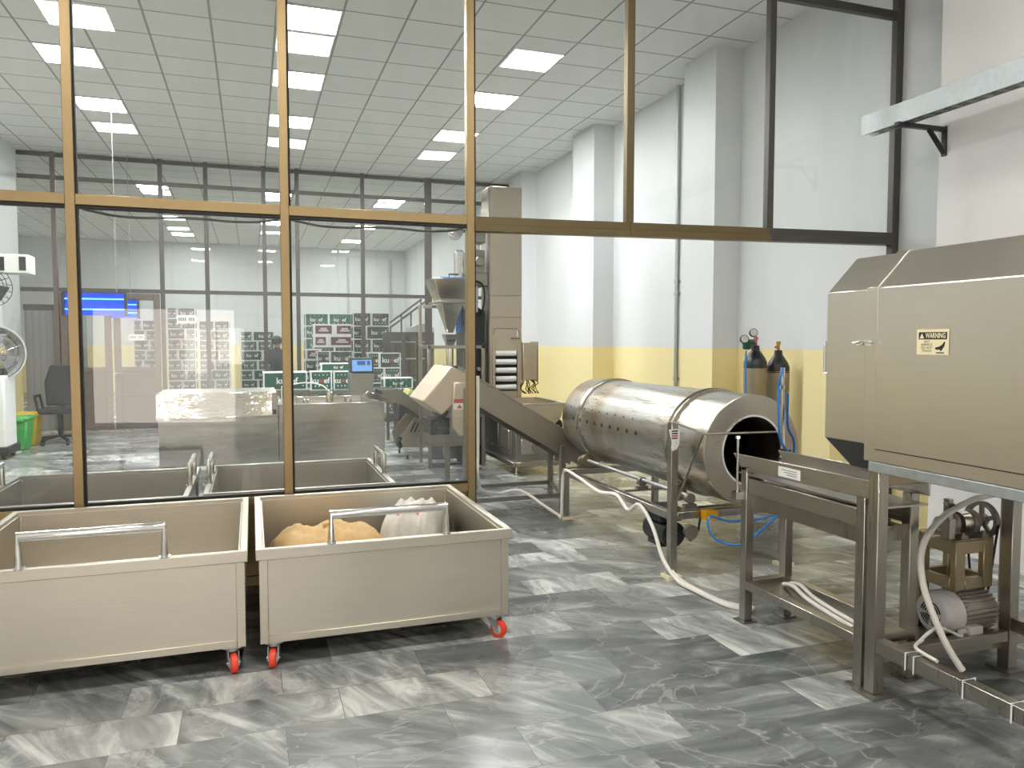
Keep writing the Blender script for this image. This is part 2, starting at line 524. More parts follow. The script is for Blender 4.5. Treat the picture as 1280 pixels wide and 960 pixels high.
M['white'] = plain('white_plastic', (0.82, 0.82, 0.80, 1), 0.45, var=0.03)
M['cable'] = plain('white_cable_sleeve', (0.80, 0.77, 0.70, 1), 0.5, var=0.06)
M['grey_p'] = plain('grey_plastic', (0.30, 0.31, 0.32, 1), 0.5)
M['kraft'] = plain('brown_kraft_paper', srgb(200, 164, 110), 0.75, var=0.22, scale=9, bump=0.35)
M['weave'] = plain('white_woven_sack', srgb(205, 200, 188), 0.7, var=0.15, scale=30, bump=0.3)
M['pink'] = plain('pink_print', srgb(205, 120, 115), 0.7)
M['blue'] = plain('blue_rubber_hose', srgb(28, 120, 200), 0.4)
M['blue_lid'] = plain('blue_film', srgb(70, 130, 215), 0.35)
M['yellow'] = plain('yellow_plastic', srgb(225, 190, 40), 0.45)
M['green_bin'] = plain('green_plastic', srgb(60, 165, 75), 0.45)
M['amber'] = plain('amber_plastic', srgb(220, 160, 20), 0.5)
M['carton_white'] = plain('white_carton', (0.78, 0.79, 0.78, 1), 0.6, var=0.04)
M['carton_green'] = plain('green_carton_print', srgb(10, 78, 62), 0.5, var=0.1)
M['carton_dark'] = plain('dark_green_carton_print', srgb(20, 52, 50), 0.5, var=0.1)
M['carton_maroon'] = plain('maroon_carton_print', srgb(92, 38, 44), 0.5, var=0.1)
M['carton_red'] = plain('red_carton_mark', srgb(190, 60, 58), 0.5)
M['wood'] = plain('pallet_wood', srgb(150, 118, 82), 0.8, var=0.2)
M['cyl_grey'] = plain('olive_grey_cylinder_paint', srgb(150, 138, 112), 0.45, 0.0, var=0.12, scale=8)
M['cyl_black'] = plain('black_cylinder_paint', (0.018, 0.019, 0.022, 1), 0.35)
M['brass'] = plain('brass', (0.52, 0.33, 0.10, 1), 0.35, 0.9)
M['copper'] = plain('copper_pink', srgb(190, 120, 110), 0.35, 0.6)
M['green_paint'] = plain('green_regulator_paint', (0.01, 0.10, 0.06, 1), 0.4)
M['paper'] = plain('paper', (0.80, 0.79, 0.74, 1), 0.7, var=0.04)
M['ink'] = plain('black_ink', (0.02, 0.02, 0.02, 1), 0.6)
M['ink_soft'] = plain('grey_ink', (0.30, 0.31, 0.33, 1), 0.6)
M['ink_red'] = plain('red_ink', srgb(190, 70, 40), 0.6)
M['label_cream'] = plain('cream_label', srgb(240, 228, 190), 0.5, var=0.03)
M['grille'] = plain('pale_grey_paint', (0.52, 0.53, 0.53, 1), 0.4, var=0.05)
M['motor'] = plain('motor_grey_paint', (0.37, 0.34, 0.29, 1), 0.42, 0.35, var=0.12)
M['motor_cover'] = plain('fan_cover_paint', (0.62, 0.60, 0.58, 1), 0.4, 0.1, var=0.05)
M['curtain'] = plain('grey_strip_curtain', (0.22, 0.215, 0.22, 1), 0.35, var=0.1)
M['light_mid'] = emit('panel_light_mid', (0.985, 1.0, 0.985, 1), MID_LIGHT)
M['light_near'] = emit('panel_light_near', (1.0, 0.965, 0.91, 1), NEAR_LIGHT)
M['light_far'] = emit('panel_light_far', (0.985, 1.0, 0.99, 1), FAR_LIGHT)
M['uv'] = emit('violet_tube', (0.10, 0.42, 1.0, 1), 1.6)
M['uv_blue'] = emit('blue_glow_reflector', (0.0, 0.08, 0.95, 1), 0.55)  # the tubes' blue light on the reflector, put in as its own glow
M['screen'] = emit('lit_screen', srgb(120, 175, 240), 0.5)
M['screen_dark'] = emit('lit_screen_blue', srgb(40, 80, 160), 0.3)
M['skin'] = plain('skin', srgb(150, 105, 80), 0.5)
M['navy'] = plain('navy_cloth', (0.012, 0.018, 0.032, 1), 0.85)
M['hair'] = plain('black_hair', (0.008, 0.008, 0.008, 1), 0.6)
M['tan'] = steel('tan_hood_steel', (0.55, 0.46, 0.36), 0.45, (20, 20, 3))

# ---------------------------------------------------------------- the room
WX, CZ = 5.0, 4.62            # right wall, ceiling
YP, YF = 4.91, 14.4           # near glass partition, far glass partition
XL, YB, YE = -4.4, -5.0, 26.0  # left wall, wall behind the camera, end wall


def struct(mb, name, mat, bevel=0):
    return tag(mb.build(name, mat, bevel=bevel), kind='structure')


struct(MB().box((-7.0, YB - 0.2, -0.15), (WX + 0.3, YE + 0.2, 0)), 'floor', M['floor'])
struct(MB().box((-7.0, YB - 0.2, CZ), (WX + 0.3, YE + 0.2, CZ + 0.12)), 'ceiling', M['ceiling'])
struct(MB().box((WX, YB - 0.2, 0), (WX + 0.2, YE + 0.2, CZ)), 'wall_right', M['wall'])
struct(MB().box((-7.0, YE, 0), (WX, YE + 0.2, CZ)), 'wall_end', M['wall'])
struct(MB().box((XL - 0.2, YP, 0), (XL, YF - 0.05, CZ)), 'wall_left', M['wall'])
struct(MB().box((XL - 0.2, YB - 0.2, 0), (XL, YP, CZ)), 'wall_left_entrance', M['wall_white'])
struct(MB().box((-7.2, YF - 0.05, 0), (-7.0, YE + 0.2, CZ)), 'wall_left_storeroom', M['wall'])
struct(MB().box((-7.0, YF - 0.05, 0), (XL - 0.2, YF + 0.1, CZ)), 'wall_storeroom_return', M['wall'])
# wall behind the camera with a wide open doorway
bw = MB()
bw.box((XL, YB - 0.2, 0), (-2.65, YB, CZ)).box((-0.25, YB - 0.2, 0), (WX, YB, CZ)).box((-2.65, YB - 0.2, 2.15), (-0.25, YB, CZ))
struct(bw, 'wall_back', M['wall_white'])
# pilasters along the right wall
for (y0, y1, d) in ((7.03, 7.65, 0.32), (10.05, 10.8, 0.32), (13.2, 13.9, 0.3)):
    struct(MB().box((WX - d, y0, 0), (WX, y1, CZ)), 'pillar', M['wall'])
struct(MB().box((4.75, YB, 0), (WX, 4.3, CZ)), 'pillar', M['wall_white'])
struct(MB().box((XL, 13.4, 0), (-3.55, YF - 0.05, CZ)), 'pillar', M['wall'])
# low projecting wall beside the cylinders
struct(MB().box((4.43, 4.97, 0), (WX, 5.3, 1.71)), 'wall_stub', M['wall'])
for (a, b) in (((WX - 0.015, 5.3, 0), (WX, 7.03, 0.1)), ((WX - 0.015, 7.65, 0), (WX, 10.05, 0.1)), ((WX - 0.015, 10.8, 0), (WX, 13.2, 0.1)), ((4.415, 4.955, 0), (WX - 0.03, 4.97, 0.1))):
    struct(MB().box(a, b), 'baseboard_right', M['skirting'])

# ---- near glass partition
GX = [-3.28, -2.11, -0.95, 0.205, 1.385, 2.555, 3.745, 4.96]
HEAD0, HEAD1 = 2.24, 2.33
gp = thing('glass_partition', (0, YP, 0), 'champagne framed glass partition with open doorway on its right', 'partition', kind='structure')
for i, x in enumerate(GX):
    dark = i >= 6
    w = 0.052 if i < 7 else 0.07
    z0 = 0 if (i <= 4 or i == 7) else HEAD1 + 0.02
    mb = MB().box((x - w / 2, YP - 0.03, z0), (x + w / 2, YP + 0.03, CZ))
    mb.box((x + w / 2, YP - 0.016, z0), (x + w / 2 + 0.012, YP + 0.016, CZ), 1)
    mb.build('mullion', [M['dark_frame'] if dark else (M['olive_frame'] if i == 5 else M['gold_frame']), M['gasket']], gp, 0.003)
for i in range(len(GX) - 1):
    x0, x1 = GX[i] + 0.026, GX[i + 1] - 0.026
    t = 0.0 if i < 4 else 0.02 * (i - 3)
    fr = M['gold_frame'] if i < 4 else (M['olive_frame'] if i < 6 else M['dark_frame'])
    mb = MB()
    if i < 4:
        mb.box((x0, YP - 0.028, 2.275), (x1, YP + 0.028, 2.335)); mb.box((x0, YP - 0.018, 2.255), (x1, YP + 0.018, 2.275), 1)
    else:
        ta, tb = 0.055 * (GX[i] - 1.385) / 3.6, 0.055 * (GX[i + 1] - 1.385) / 3.6
        xa, xb = (GX[i] if i > 4 else x0), (GX[i + 1] if i < 6 else x1)
        mb.bar((xa, YP, 2.305 + ta), (xb, YP, 2.305 + tb), 0.064, 0.055); mb.bar((xa, YP - 0.004, 2.257 + ta), (xb, YP - 0.004, 2.257 + tb), 0.085, 0.048)
    mb.build('rail', [fr, M['gasket']], gp, 0.002)
    if i >= 6 or i == 5:
        MB().box((x0, YP - 0.028, 4.08), (x1, YP + 0.028, 4.14)).build('rail', M['dark_frame'], gp, 0.002)
    MB().box((x0, YP - 0.003, HEAD1 + 0.005 if i < 4 else 2.335 + 0.055 * (GX[i + 1] - 1.385) / 3.6), (x1, YP + 0.003, CZ - 0.003)).build('glass_pane', M['glass'], gp)
    if i < 4:
        MB().box((x0, YP - 0.003, 0.565), (x1, YP + 0.003, 2.27)).build('glass_pane', M['glass'], gp)
        mb = MB().box((x0, YP - 0.028, 0.50), (x1, YP + 0.028, 0.555)); mb.box((x0, YP - 0.014, 0.555), (x1, YP + 0.014, 0.572), 1)
        mb.box((x0, YP - 0.028, 0), (x1, YP + 0.028, 0.06))
        mb.build('rail', [M['gold_frame'], M['gasket']], gp, 0.002)
        mb = MB(); n = 44
        for k in range(n):
            a = x0 + (x1 - x0) * k / n
            mb.box((a, YP - 0.012, 0.06), (a + (x1 - x0) / n * 0.62, YP + 0.012, 0.5))
        mb.box((x0, YP - 0.004, 0.06), (x1, YP + 0.008, 0.5))
        mb.build('ribbed_panel', M['gold_frame'], gp)

for (xa, xb, lb) in ((-0.90, 0.17, 'thin black cable sagging along the rail between first and second gold posts'), (0.24, 1.35, 'thin black cable sagging along the rail left of the doorway')):
    pts = [(xa + (xb - xa) * f, YP + 0.045, 2.262 - 0.035 * (1 - (2 * f - 1) ** 2) - 0.012 * math.sin(9 * f)) for f in (0, .15, .3, .45, .6, .75, .9, 1)]
    tag(MB().tube(pts, 0.008, 6, smooth=4).build('black_cable', M['gasket']), lb, 'cable')

# ---- far glass partition with its double door
fp = thing('glass_partition', (0, YF, 0), 'dark framed glass partition at the far end up to ceiling', 'partition', kind='structure')
FX = [-4.4, -3.04, -1.43, -0.71, 0.25, 0.82, 1.99, 3.23, 5.0]
for x in FX[1:-1]:
    w = 0.07 if x not in (3.23,) else 0.13
    MB().box((x - w / 2, YF - 0.03, 0), (x + w / 2, YF + 0.03, CZ)).build('mullion', M['dark_frame'] if x > -3 else M['brown_frame'], fp)
for i in range(len(FX) - 1):
    x0, x1 = FX[i] + 0.035, FX[i + 1] - 0.035
    if i == 0: x0 = -3.545
    for z in (2.34, 4.17, 4.54):
        MB().box((x0, YF - 0.028, z), (x1, YF + 0.028, z + 0.065)).build('rail', M['dark_frame'], fp)
    for z0, z1 in ((2.405, 4.17), (4.235, 4.54)):
        MB().box((x0, YF - 0.003, z0), (x1, YF + 0.003, z1)).build('glass_pane', M['glass_far'], fp)
    if i not in (0, 1):
        MB().box((x0, YF - 0.003, 0.07), (x1, YF + 0.003, 2.34)).build('glass_pane', M['glass_far'], fp)
        MB().box((x0, YF - 0.028, 0), (x1, YF + 0.028, 0.07)).build('rail', M['dark_frame'], fp)
dr = thing('door_1', (-2.2, YF, 0), 'brown double door with glazed upper and solid lower panels', 'door', kind='structure')
for (a, b) in ((-2.99, -2.24), (-2.20, -1.48)):
    mb = MB()
    mb.box((a, YF - 0.03, 0.02), (a + 0.1, YF + 0.03, 2.33)).box((b - 0.1, YF - 0.03, 0.02), (b, YF + 0.03, 2.33))
    mb.box((a + 0.1, YF - 0.03, 2.22), (b - 0.1, YF + 0.03, 2.33)).box((a + 0.1, YF - 0.03, 0.02), (b - 0.1, YF + 0.03, 0.12)).box((a + 0.1, YF - 0.03, 1.0), (b - 0.1, YF + 0.03, 1.08)).box((a + 0.1, YF - 0.03, 0.58), (b - 0.1, YF + 0.03, 0.63))
    mb.build('door_frame', M['brown_frame'], dr, 0.004)
    MB().box((a + 0.1, YF - 0.012, 0.12), (b - 0.1, YF + 0.012, 0.58)).box((a + 0.1, YF - 0.012, 0.63), (b - 0.1, YF + 0.012, 1.0)).build('lower_panel', M['brown_frame'], dr)
    MB().box((a + 0.1, YF - 0.003, 1.08), (b - 0.1, YF + 0.003, 2.22)).build('glass_pane', M['glass_far'], dr)
MB().cyl((-2.18, YF - 0.03, 0.98), (-2.18, YF - 0.08, 0.98), 0.02).cyl((-2.18, YF - 0.08, 0.98), (-2.06, YF - 0.08, 0.98), 0.012).build('handle', M['chrome'], dr)

# ---- ceiling lights
def make_light(mat, label, group):
    t = thing('ceiling_light', (0, 0, CZ), label, 'ceiling light', group)
    mb = MB(); h = 0.297
    for a, b in (((-h, -h, CZ - 0.012), (h, -h + 0.02, CZ - 0.001)), ((-h, h - 0.02, CZ - 0.012), (h, h, CZ - 0.001)), ((-h, -h + 0.02, CZ - 0.012), (-h + 0.02, h - 0.02, CZ - 0.001)), ((h - 0.02, -h + 0.02, CZ - 0.012), (h, h - 0.02, CZ - 0.001))):
        mb.box(a, b)
    mb.build('frame', M['white'], t)
    MB().box((-h + 0.02, -h + 0.02, CZ - 0.008), (h - 0.02, h - 0.02, CZ - 0.002)).build('diffuser', mat, t)
    return t


colname = {-1.82: 'left', 0.58: 'middle', 2.98: 'right'}
first = {}
for zone, mat, spots in (
    ('mid', 'light_mid', [(0.58, 7.75), (-1.82, 9.55), (0.58, 9.55), (2.98, 9.55), (-1.82, 11.35), (0.58, 11.35), (2.98, 11.35), (-1.82, 5.95), (0.58, 5.95)]),  # the row nearest the glass is out of view, added for lighting
    ('near', 'light_near', [(-1.52, 1.45), (0.58, 1.45), (2.98, 1.75), (-1.82, -2.75), (0.58, -2.75), (2.98, -2.75)]),
    ('far', 'light_far', [(-1.82, 16.75), (0.58, 16.75), (2.98, 16.75), (-1.82, 20.95), (0.58, 20.95), (2.98, 20.95), (-1.82, 24.0), (2.98, 24.0)])):
    for i, (x, y) in enumerate(spots):
        c = min(colname, key=lambda k: abs(k - x))
        if zone == 'mid':
            k = sorted({s[1] for s in spots}).index(y)
            lb = 'lit ceiling panel in the middle room, %s row, %s from near glass' % (colname[c], ('first', 'second', 'third', 'fourth')[k])
            gr = 'ceiling panels of the middle room'
        elif zone == 'near':
            lb = 'lit ceiling panel before the near glass, %s row, %s' % (colname[c], 'nearer the glass' if y > 0 else 'nearer the back wall')
            gr = 'ceiling panels of the near room'
        else:
            k = sorted({s[1] for s in spots}).index(y)
            lb = 'lit ceiling panel in the carton storeroom, %s row, %s behind far glass' % (colname[c], ('first', 'second', 'third')[k])
            gr = 'ceiling panels of the storeroom'
        if zone not in first:
            o = first[zone] = make_light(M[mat], lb, gr); o.location = (x, y, CZ)
        else:
            o = copy_tree(first[zone], (x, y, CZ), lb)

# ---------------------------------------------------------------- dump carts
def make_cart(name, w, d, label, side_handles=False, loc=(0, 0, 0), front='cart'):
    """w along X, d along Y, origin at floor under the centre"""
    H, B = 0.564, 0.125
    t = thing(name, (0, 0, 0), label, 'cart', 'stainless dump carts')
    x, y, th = w / 2, d / 2, 0.012
    mb = MB()
    mb.box((-x + 0.03, -y + 0.03, B), (x - 0.03, y - 0.03, B + 0.015))
    mb.box((-x + 0.03, -y + 0.03, B), (x - 0.03, -y + 0.03 + th, H - 0.02)).box((-x + 0.03, y - 0.03 - th, B), (x - 0.03, y - 0.03, H - 0.02))
    mb.box((-x + 0.03, -y + 0.03 + th, B), (-x + 0.03 + th, y - 0.03 - th, H - 0.02)).box((x - 0.03 - th, -y + 0.03 + th, B), (x - 0.03, y - 0.03 - th, H - 0.02))
    mb.build('body', M[front], t)
    # corner posts and bottom channel
    mb = MB()
    for sx in (-1, 1):
        for sy in (-1, 1):
            mb.box((sx * (x - 0.052), sy * (y - 0.02), B - 0.004), (sx * (x - 0.014), sy * (y - 0.052), H - 0.03))
        mb.box((sx * (x - 0.03), -y + 0.052, B - 0.004), (sx * (x - 0.018), y - 0.052, B + 0.035))
    for sy in (-1, 1):
        mb.box((-x + 0.052, sy * (y - 0.03), B - 0.004), (x - 0.052, sy * (y - 0.02), B + 0.03))
    mb.build('corner_frame', M[front], t, 0.002)
    mb = MB()
    q = 0.034
    mb.box((-x, -y, H - 0.05), (x, -y + q, H)).box((-x, y - q, H - 0.05), (x, y, H))
    mb.box((-x, -y + q, H - 0.05), (-x + q, y - q, H)).box((x - q, -y + q, H - 0.05), (x, y - q, H))
    mb.build('rim', M[front], t, 0.003)
    hz = H + 0.135
    runs = []
    if side_handles:
        for sx in (-1, 1): runs.append(((sx * (x - 0.017), -0.2, 0), (sx * (x - 0.017), 0.2, 0)))
    else:
        runs.append(((-0.275, -y + 0.017, 0), (0.275, -y + 0.017, 0)))
    for a, b in runs:
        a, b = Vector(a), Vector(b); u = Vector((0, 0, 1))
        mb = MB().tube([a + u * (H - 0.002), a + u * hz, b + u * hz, b + u * (H - 0.002)], 0.0165, 14)
        for e in (a, b): mb.cyl(e + u * (H - 0.001), e + u * (H + 0.006), 0.024)
        mb.build('handle', M['chrome'], t)
    for sx in (-1, 1):
        for sy in (-1, 1):
            cx, cy = sx * (x - 0.075), sy * (y - 0.07)
            a = random.uniform(-0.7, 0.7) + (math.pi if sy < 0 else 0)
            dx, dy = math.sin(a), math.cos(a)        # trailing direction
            px, py = math.cos(a), -math.sin(a)       # axle direction
            wc = Vector((cx + dx * 0.028, cy + dy * 0.028, 0.045))
            ax = Vector((px, py, 0))
            mb = MB().box((cx - 0.038, cy - 0.038, B - 0.012), (cx + 0.038, cy + 0.038, B - 0.004))
            mb.cyl((cx, cy, B - 0.03), (cx, cy, B - 0.012), 0.028)
            for s in (-1, 1):
                o = Vector((cx, cy, 0)) + ax * (s * 0.021)
                w2 = wc + ax * (s * 0.021)
                f = Vector((dx, dy, 0))
                mb.prism([o - f * 0.026 + Vector((0, 0, B - 0.028)), o + f * 0.03 + Vector((0, 0, B - 0.028)), w2 + f * 0.014 - Vector((0, 0, 0.012)), w2 - f * 0.014 - Vector((0, 0, 0.012))], ax * (s * 0.003))
            mb.cyl(wc - ax * 0.03, wc + ax * 0.03, 0.006)
            c = mb.build('caster', M['galv'], t)
            wb = MB().lathe(wc - ax * 0.016, ax, [(0, 0.034), (0.003, 0.043), (0.008, 0.045), (0.024, 0.045), (0.029, 0.043), (0.032, 0.034)], 22)
            wh = wb.build('wheel', M['red'], c)
            MB().cyl(wc - ax * 0.0185, wc + ax * 0.0185, 0.024, 16).build('hub', M['grille'], c)
    t.location = loc
    return t


random.seed(3)
make_cart('dump_cart', 1.235, 1.27, 'empty stainless wheeled cart at the left edge, front handle raised', loc=(-0.65, 4.205, 0))
make_cart('dump_cart', 1.225, 1.27, 'stainless wheeled cart with sacks lying inside, beside the doorway', loc=(0.6125, 4.205, 0))
make_cart('dump_cart', 1.20, 1.16, 'stainless cart with side handles behind the glass, nearest the doorway', True, (0.30, 5.60, 0), 'cart_in')
make_cart('dump_cart', 1.20, 1.16, 'stainless cart with side handles behind the glass, second from doorway', True, (-0.98, 5.56, 0), 'cart_in')
make_cart('dump_cart', 1.20, 1.16, 'stainless cart behind the glass at the picture\'s left edge', True, (-2.26, 5.56, 0), 'cart_in')


# sacks lying in the right cart
def pillow(name, mat, c, L, W, H, rot, label, cat, tilt=0.0, seed=1, flat=0.45):
    rnd = random.Random(seed)
    t = thing(name, c, label, cat, 'sacks in the right cart')
    mb = MB(); nu, nv = 22, 14
    ph = [rnd.uniform(0, 6) for _ in range(8)]
    def P(u, v, s):
        e = (1 - abs(u) ** 4) * (1 - abs(v) ** 3)
        wr = 0.05 * math.sin(9 * u + ph[0] + 2 * v) * math.sin(5 * v + ph[1]) + 0.035 * math.sin(17 * u + ph[2]) * math.cos(8 * v + ph[3])
        z = s * H / 2 * (max(0, e) ** flat) * (1 + (wr if s > 0 else 0) * 2.2)
        x = u * L / 2 * (1 - 0.05 * abs(v) ** 2); y = v * W / 2 * (1 - 0.06 * abs(u) ** 6)
        p = Vector((x, y, z + H / 2))
        p.rotate(Matrix.Rotation(tilt, 3, 'Y')); p.rotate(Matrix.Rotation(rot, 3, 'Z'))
        return p + Vector(c)
    for s in (1, -1):
        g = [[mb.bm.verts.new(P(-1 + 2 * i / nu, -1 + 2 * j / nv, s)) for j in range(nv + 1)] for i in range(nu + 1)]
        for i in range(nu):
            for j in range(nv):
                mb.face([g[i][j], g[i + 1][j], g[i + 1][j + 1], g[i][j + 1]])
    bmesh.ops.remove_doubles(mb.bm, verts=mb.bm.verts, dist=0.0005)
    mb.build('sack_body', mat, t, ang=70)
    return t, P


sk, _ = pillow('paper_sack', M['kraft'], (0.39, 4.26, 0.142), 0.62, 0.56, 0.34, R(8), 'brown kraft paper sack lying in the right cart', 'sack', seed=2)
MB().tube([(0.36, 4.20, 0.46), (0.36, 4.21, 0.505), (0.40, 4.22, 0.51)], 0.01, 6).build('twisted_tie', M['kraft'], sk)
sk2, PP = pillow('woven_sack', M['weave'], (0.915, 4.44, 0.142), 0.36, 0.52, 0.40, R(-25), 'white woven sack with pink print in the right cart', 'sack', seed=5)
mb = MB()
for k in range(5):
    u0 = -0.45 + 0.16 * k
    mb.poly([PP(u0, -0.62, 1) + Vector((0, 0, 0.004)), PP(u0 + 0.1, -0.62, 1) + Vector((0, 0, 0.004)), PP(u0 + 0.1, -0.30, 1) + Vector((0, 0, 0.004)), PP(u0, -0.30, 1) + Vector((0, 0, 0.004))])
mb.build('printed_strip', M['pink'], sk2)

# ---------------------------------------------------------------- rotating drum
DX, DZ, DR = 2.95, 0.825, 0.35
DY0, DY1 = 3.98, 6.22
dm = thing('tumbling_drum', (DX, 5.1, 0), 'horizontal stainless tumbling drum on a square tube frame', 'machine')
sh = MB().lathe((DX, DY0, DZ), (0, 1, 0), [(0.36, 0.215), (0.0, 0.215), (0.0, 0.222), (0.001, DR - 0.004), (0.004, DR), (DY1 - DY0 - 0.004, DR), (DY1 - DY0, DR - 0.004), (DY1 - DY0, 0.2), (DY1 - DY0 - 0.3, 0.2)], 72, cap=False).build('drum_shell', M['drum'], dm, ang=30)
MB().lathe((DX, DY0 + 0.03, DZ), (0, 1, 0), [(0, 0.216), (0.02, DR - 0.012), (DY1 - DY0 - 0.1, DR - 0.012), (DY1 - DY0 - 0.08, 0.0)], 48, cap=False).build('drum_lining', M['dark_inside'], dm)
MB().lathe((DX, DY0 - 0.006, DZ), (0, 1, 0), [(0, 0.213), (0, 0.226), (0.012, 0.226), (0.012, 0.213)], 48, cap=False).build('mouth_ring', M['chrome'], dm)
for y in (4.40, 5.86):
    b = MB().lathe((DX, y - 0.03, DZ), (0, 1, 0), [(0, DR), (0, DR + 0.016), (0.008, DR + 0.018), (0.022, DR + 0.008), (0.038, DR + 0.008), (0.052, DR + 0.018), (0.06, DR + 0.016), (0.06, DR)], 72, cap=False)
    b.build('running_band', M['steel_v'], dm)
mb = MB()
for k in range(9):
    y = 4.85 + 0.14 * k
    for a, r in ((200, 0.016),):
        c = Vector((DX + math.cos(R(a - 32 + 0)) * 0, y, 0))
        ang = R(176)
        n = Vector((math.cos(ang), 0, math.sin(ang)))
        p = Vector((DX, y, DZ)) + n * (DR - 0.002)
        mb.cyl(p, p + n * 0.004, r, 12)
    ang = R(160); n = Vector((math.cos(ang), 0, math.sin(ang))); p = Vector((DX, y + 0.09, DZ)) + n * (DR - 0.002)
    mb.cyl(p, p + n * 0.004, 0.008, 10)
mb.build('bolt_hole_row', M['black_metal'], dm)
# frame
S = 0.05
LX0, LX1 = 2.51, 3.37
for (x, y, zt) in ((LX0, 4.19, 1.0), (LX1, 4.19, 0.42), (LX0, 5.92, 0.43), (LX1, 5.92, 0.43)):
    l = MB().box((x - S / 2, y - S / 2, 0.012), (x + S / 2, y + S / 2, zt)).build('leg', M['steel_v'], dm, 0.003)
    MB().box((x - 0.05, y - 0.05, 0), (x + 0.05, y + 0.05, 0.022)).build('foot_pad', M['label_cream'], l)
for x in (LX0, LX1):
    MB().bar((x, 4.215, 0.40), (x, 5.895, 0.40), S, S).build('side_rail', M['steel_v'], dm, 0.003)
for y in (4.19, 5.92):
    MB().bar((LX0 + 0.025, y, 0.40), (LX1 - 0.025, y, 0.40), S, S).build('cross_rail', M['steel_v'], dm, 0.003)
for x in (DX - 0.24, DX + 0.24):
    mb = MB().cyl((x - 0.03 * (1 if x < DX else -1), 4.25, 0.50), (x - 0.03 * (1 if x < DX else -1), 5.95, 0.50), 0.014, 12)
    mb.build('drive_shaft', M['galv'], dm)
    for y in (4.40, 5.86):
        xx = x - 0.03 * (1 if x < DX else -1)
        MB().lathe((xx, y - 0.025, 0.50), (0, 1, 0), [(0, 0.03), (0, 0.052), (0.05, 0.052), (0.05, 0.03)], 24).build('roller', M['ochre_steel'], dm)
    for y in (4.26, 4.9, 5.96):
        xx = x - 0.03 * (1 if x < DX else -1)
        mb = MB().box((xx - 0.045, y - 0.016, 0.426), (xx + 0.045, y + 0.016, 0.45)).cyl((xx, y - 0.018, 0.487), (xx, y + 0.018, 0.487), 0.034, 16)
        mb.build('bearing_block', M['cast'], dm)
# bearing holder straps under blocks
for y in (4.26, 4.9, 5.96):
    MB().box((LX0, y - 0.022, 0.42), (LX1, y + 0.022, 0.427)).build('bearing_plate', M['steel_v'], dm)
# drive under the frame
mb = MB().cyl((2.62, 4.35, 0.23), (2.62, 4.62, 0.23), 0.085, 20).box((2.55, 4.4, 0.14), (2.69, 4.57, 0.17)).cyl((2.62, 4.29, 0.23), (2.62, 4.35, 0.23), 0.02, 12).bar((2.62, 4.485, 0.31), (2.62, 4.485, 0.40), 0.16, 0.2)
dmo = mb.build('drive_motor', M['black_metal'], dm)
MB().lathe((2.70, 4.26, 0.26), (0, 1, 0), [(0, 0.02), (0, 0.05), (0.03, 0.05), (0.03, 0.02)], 20).build('pulley', M['cast'], dmo)
MB().tube([(2.65, 4.275, 0.25), (2.70, 4.275, 0.205), (2.76, 4.275, 0.27), (2.78, 4.275, 0.40)], 0.008, 6).build('belt', M['black'], dmo)
# support rods from the front post and amber caps
mb = MB().tube([(LX0, 4.165, 0.995), (2.555, 3.92, 0.95), (2.99, 3.765, 0.965)], 0.007, 8)
mb.tube([(2.555, 3.92, 0.95), (LX0 + 0.02, 4.165, 0.50)], 0.007, 8)
mb.build('support_rod', M['steel_v'], dm)
MB().box((2.70, 4.10, 0.375), (2.79, 4.16, 0.432)).build('corner_cap', M['amber'], dm)
MB().box((3.2, 4.10, 0.375), (3.29, 4.16, 0.432)).build('corner_cap', M['amber'], dm)
# warning sticker peeling off the post
mb = MB()
sx, sy = LX0 - 0.036, 4.162
mb.prism([(sx - 0.012, sy, 0.955), (sx + 0.07, sy, 0.96), (sx + 0.063, sy, 0.86), (sx + 0.045, sy - 0.004, 0.83), (sx + 0.012, sy - 0.004, 0.82), (sx + 0.004, sy - 0.006, 0.84), (sx + 0.012, sy, 0.87)], (0, -0.002, 0), 0)
for k, z in enumerate((0.945, 0.93, 0.915, 0.90)):
    mb.box((sx + 0.008, sy - 0.0032, z - 0.005), (sx + 0.052, sy - 0.0022, z + 0.003), 1 if k != 2 else 2)
mb.prism([(sx + 0.02, sy - 0.0022, 0.868), (sx + 0.048, sy - 0.0022, 0.868), (sx + 0.034, sy - 0.0022, 0.892)], (0, -0.001, 0), 2)
mb.build('warning_sticker', [M['paper'], M['ink'], M['ink_red']], dm)

# burner lance with its blue hose
ln = thing('burner_lance', (2.99, 3.74, 0.86), 'thin upright metal gas lance in front of the drum mouth', 'gas lance')
mb = MB().tube([(2.985, 3.75, 1.33), (2.99, 3.745, 1.0), (3.0, 3.74, 0.80)], 0.008, 8).cyl((2.985, 3.75, 1.29), (2.985, 3.75, 1.35), 0.013, 10)
mb.cyl((2.985, 3.75, 1.22), (2.985, 3.75, 1.245), 0.014, 10)
mb.build('lance_tube', M['chrome'], ln)
MB().cyl((2.998, 3.742, 0.835), (2.997, 3.742, 0.865), 0.017, 10).bar((2.97, 3.735, 0.85), (3.04, 3.735, 0.855), 0.012, 0.01).build('valve', M['black_metal'], ln)
MB().cyl((3.0, 3.74, 0.795), (3.0, 3.74, 0.815), 0.03, 12).build('base_flange', M['steel_v'], ln)
hs = MB().tube([(2.985, 3.75, 1.345), (2.965, 3.735, 1.335), (2.945, 3.72, 1.29), (2.945, 3.735, 1.22), (2.93, 3.71, 1.05), (2.95, 3.71, 0.92), (3.0, 3.71, 0.855)], 0.0075, 8, smooth=8).build('gas_hose', M['blue'])
tag(hs, 'blue gas hose bowed along the lance from its top to valve', 'hose')
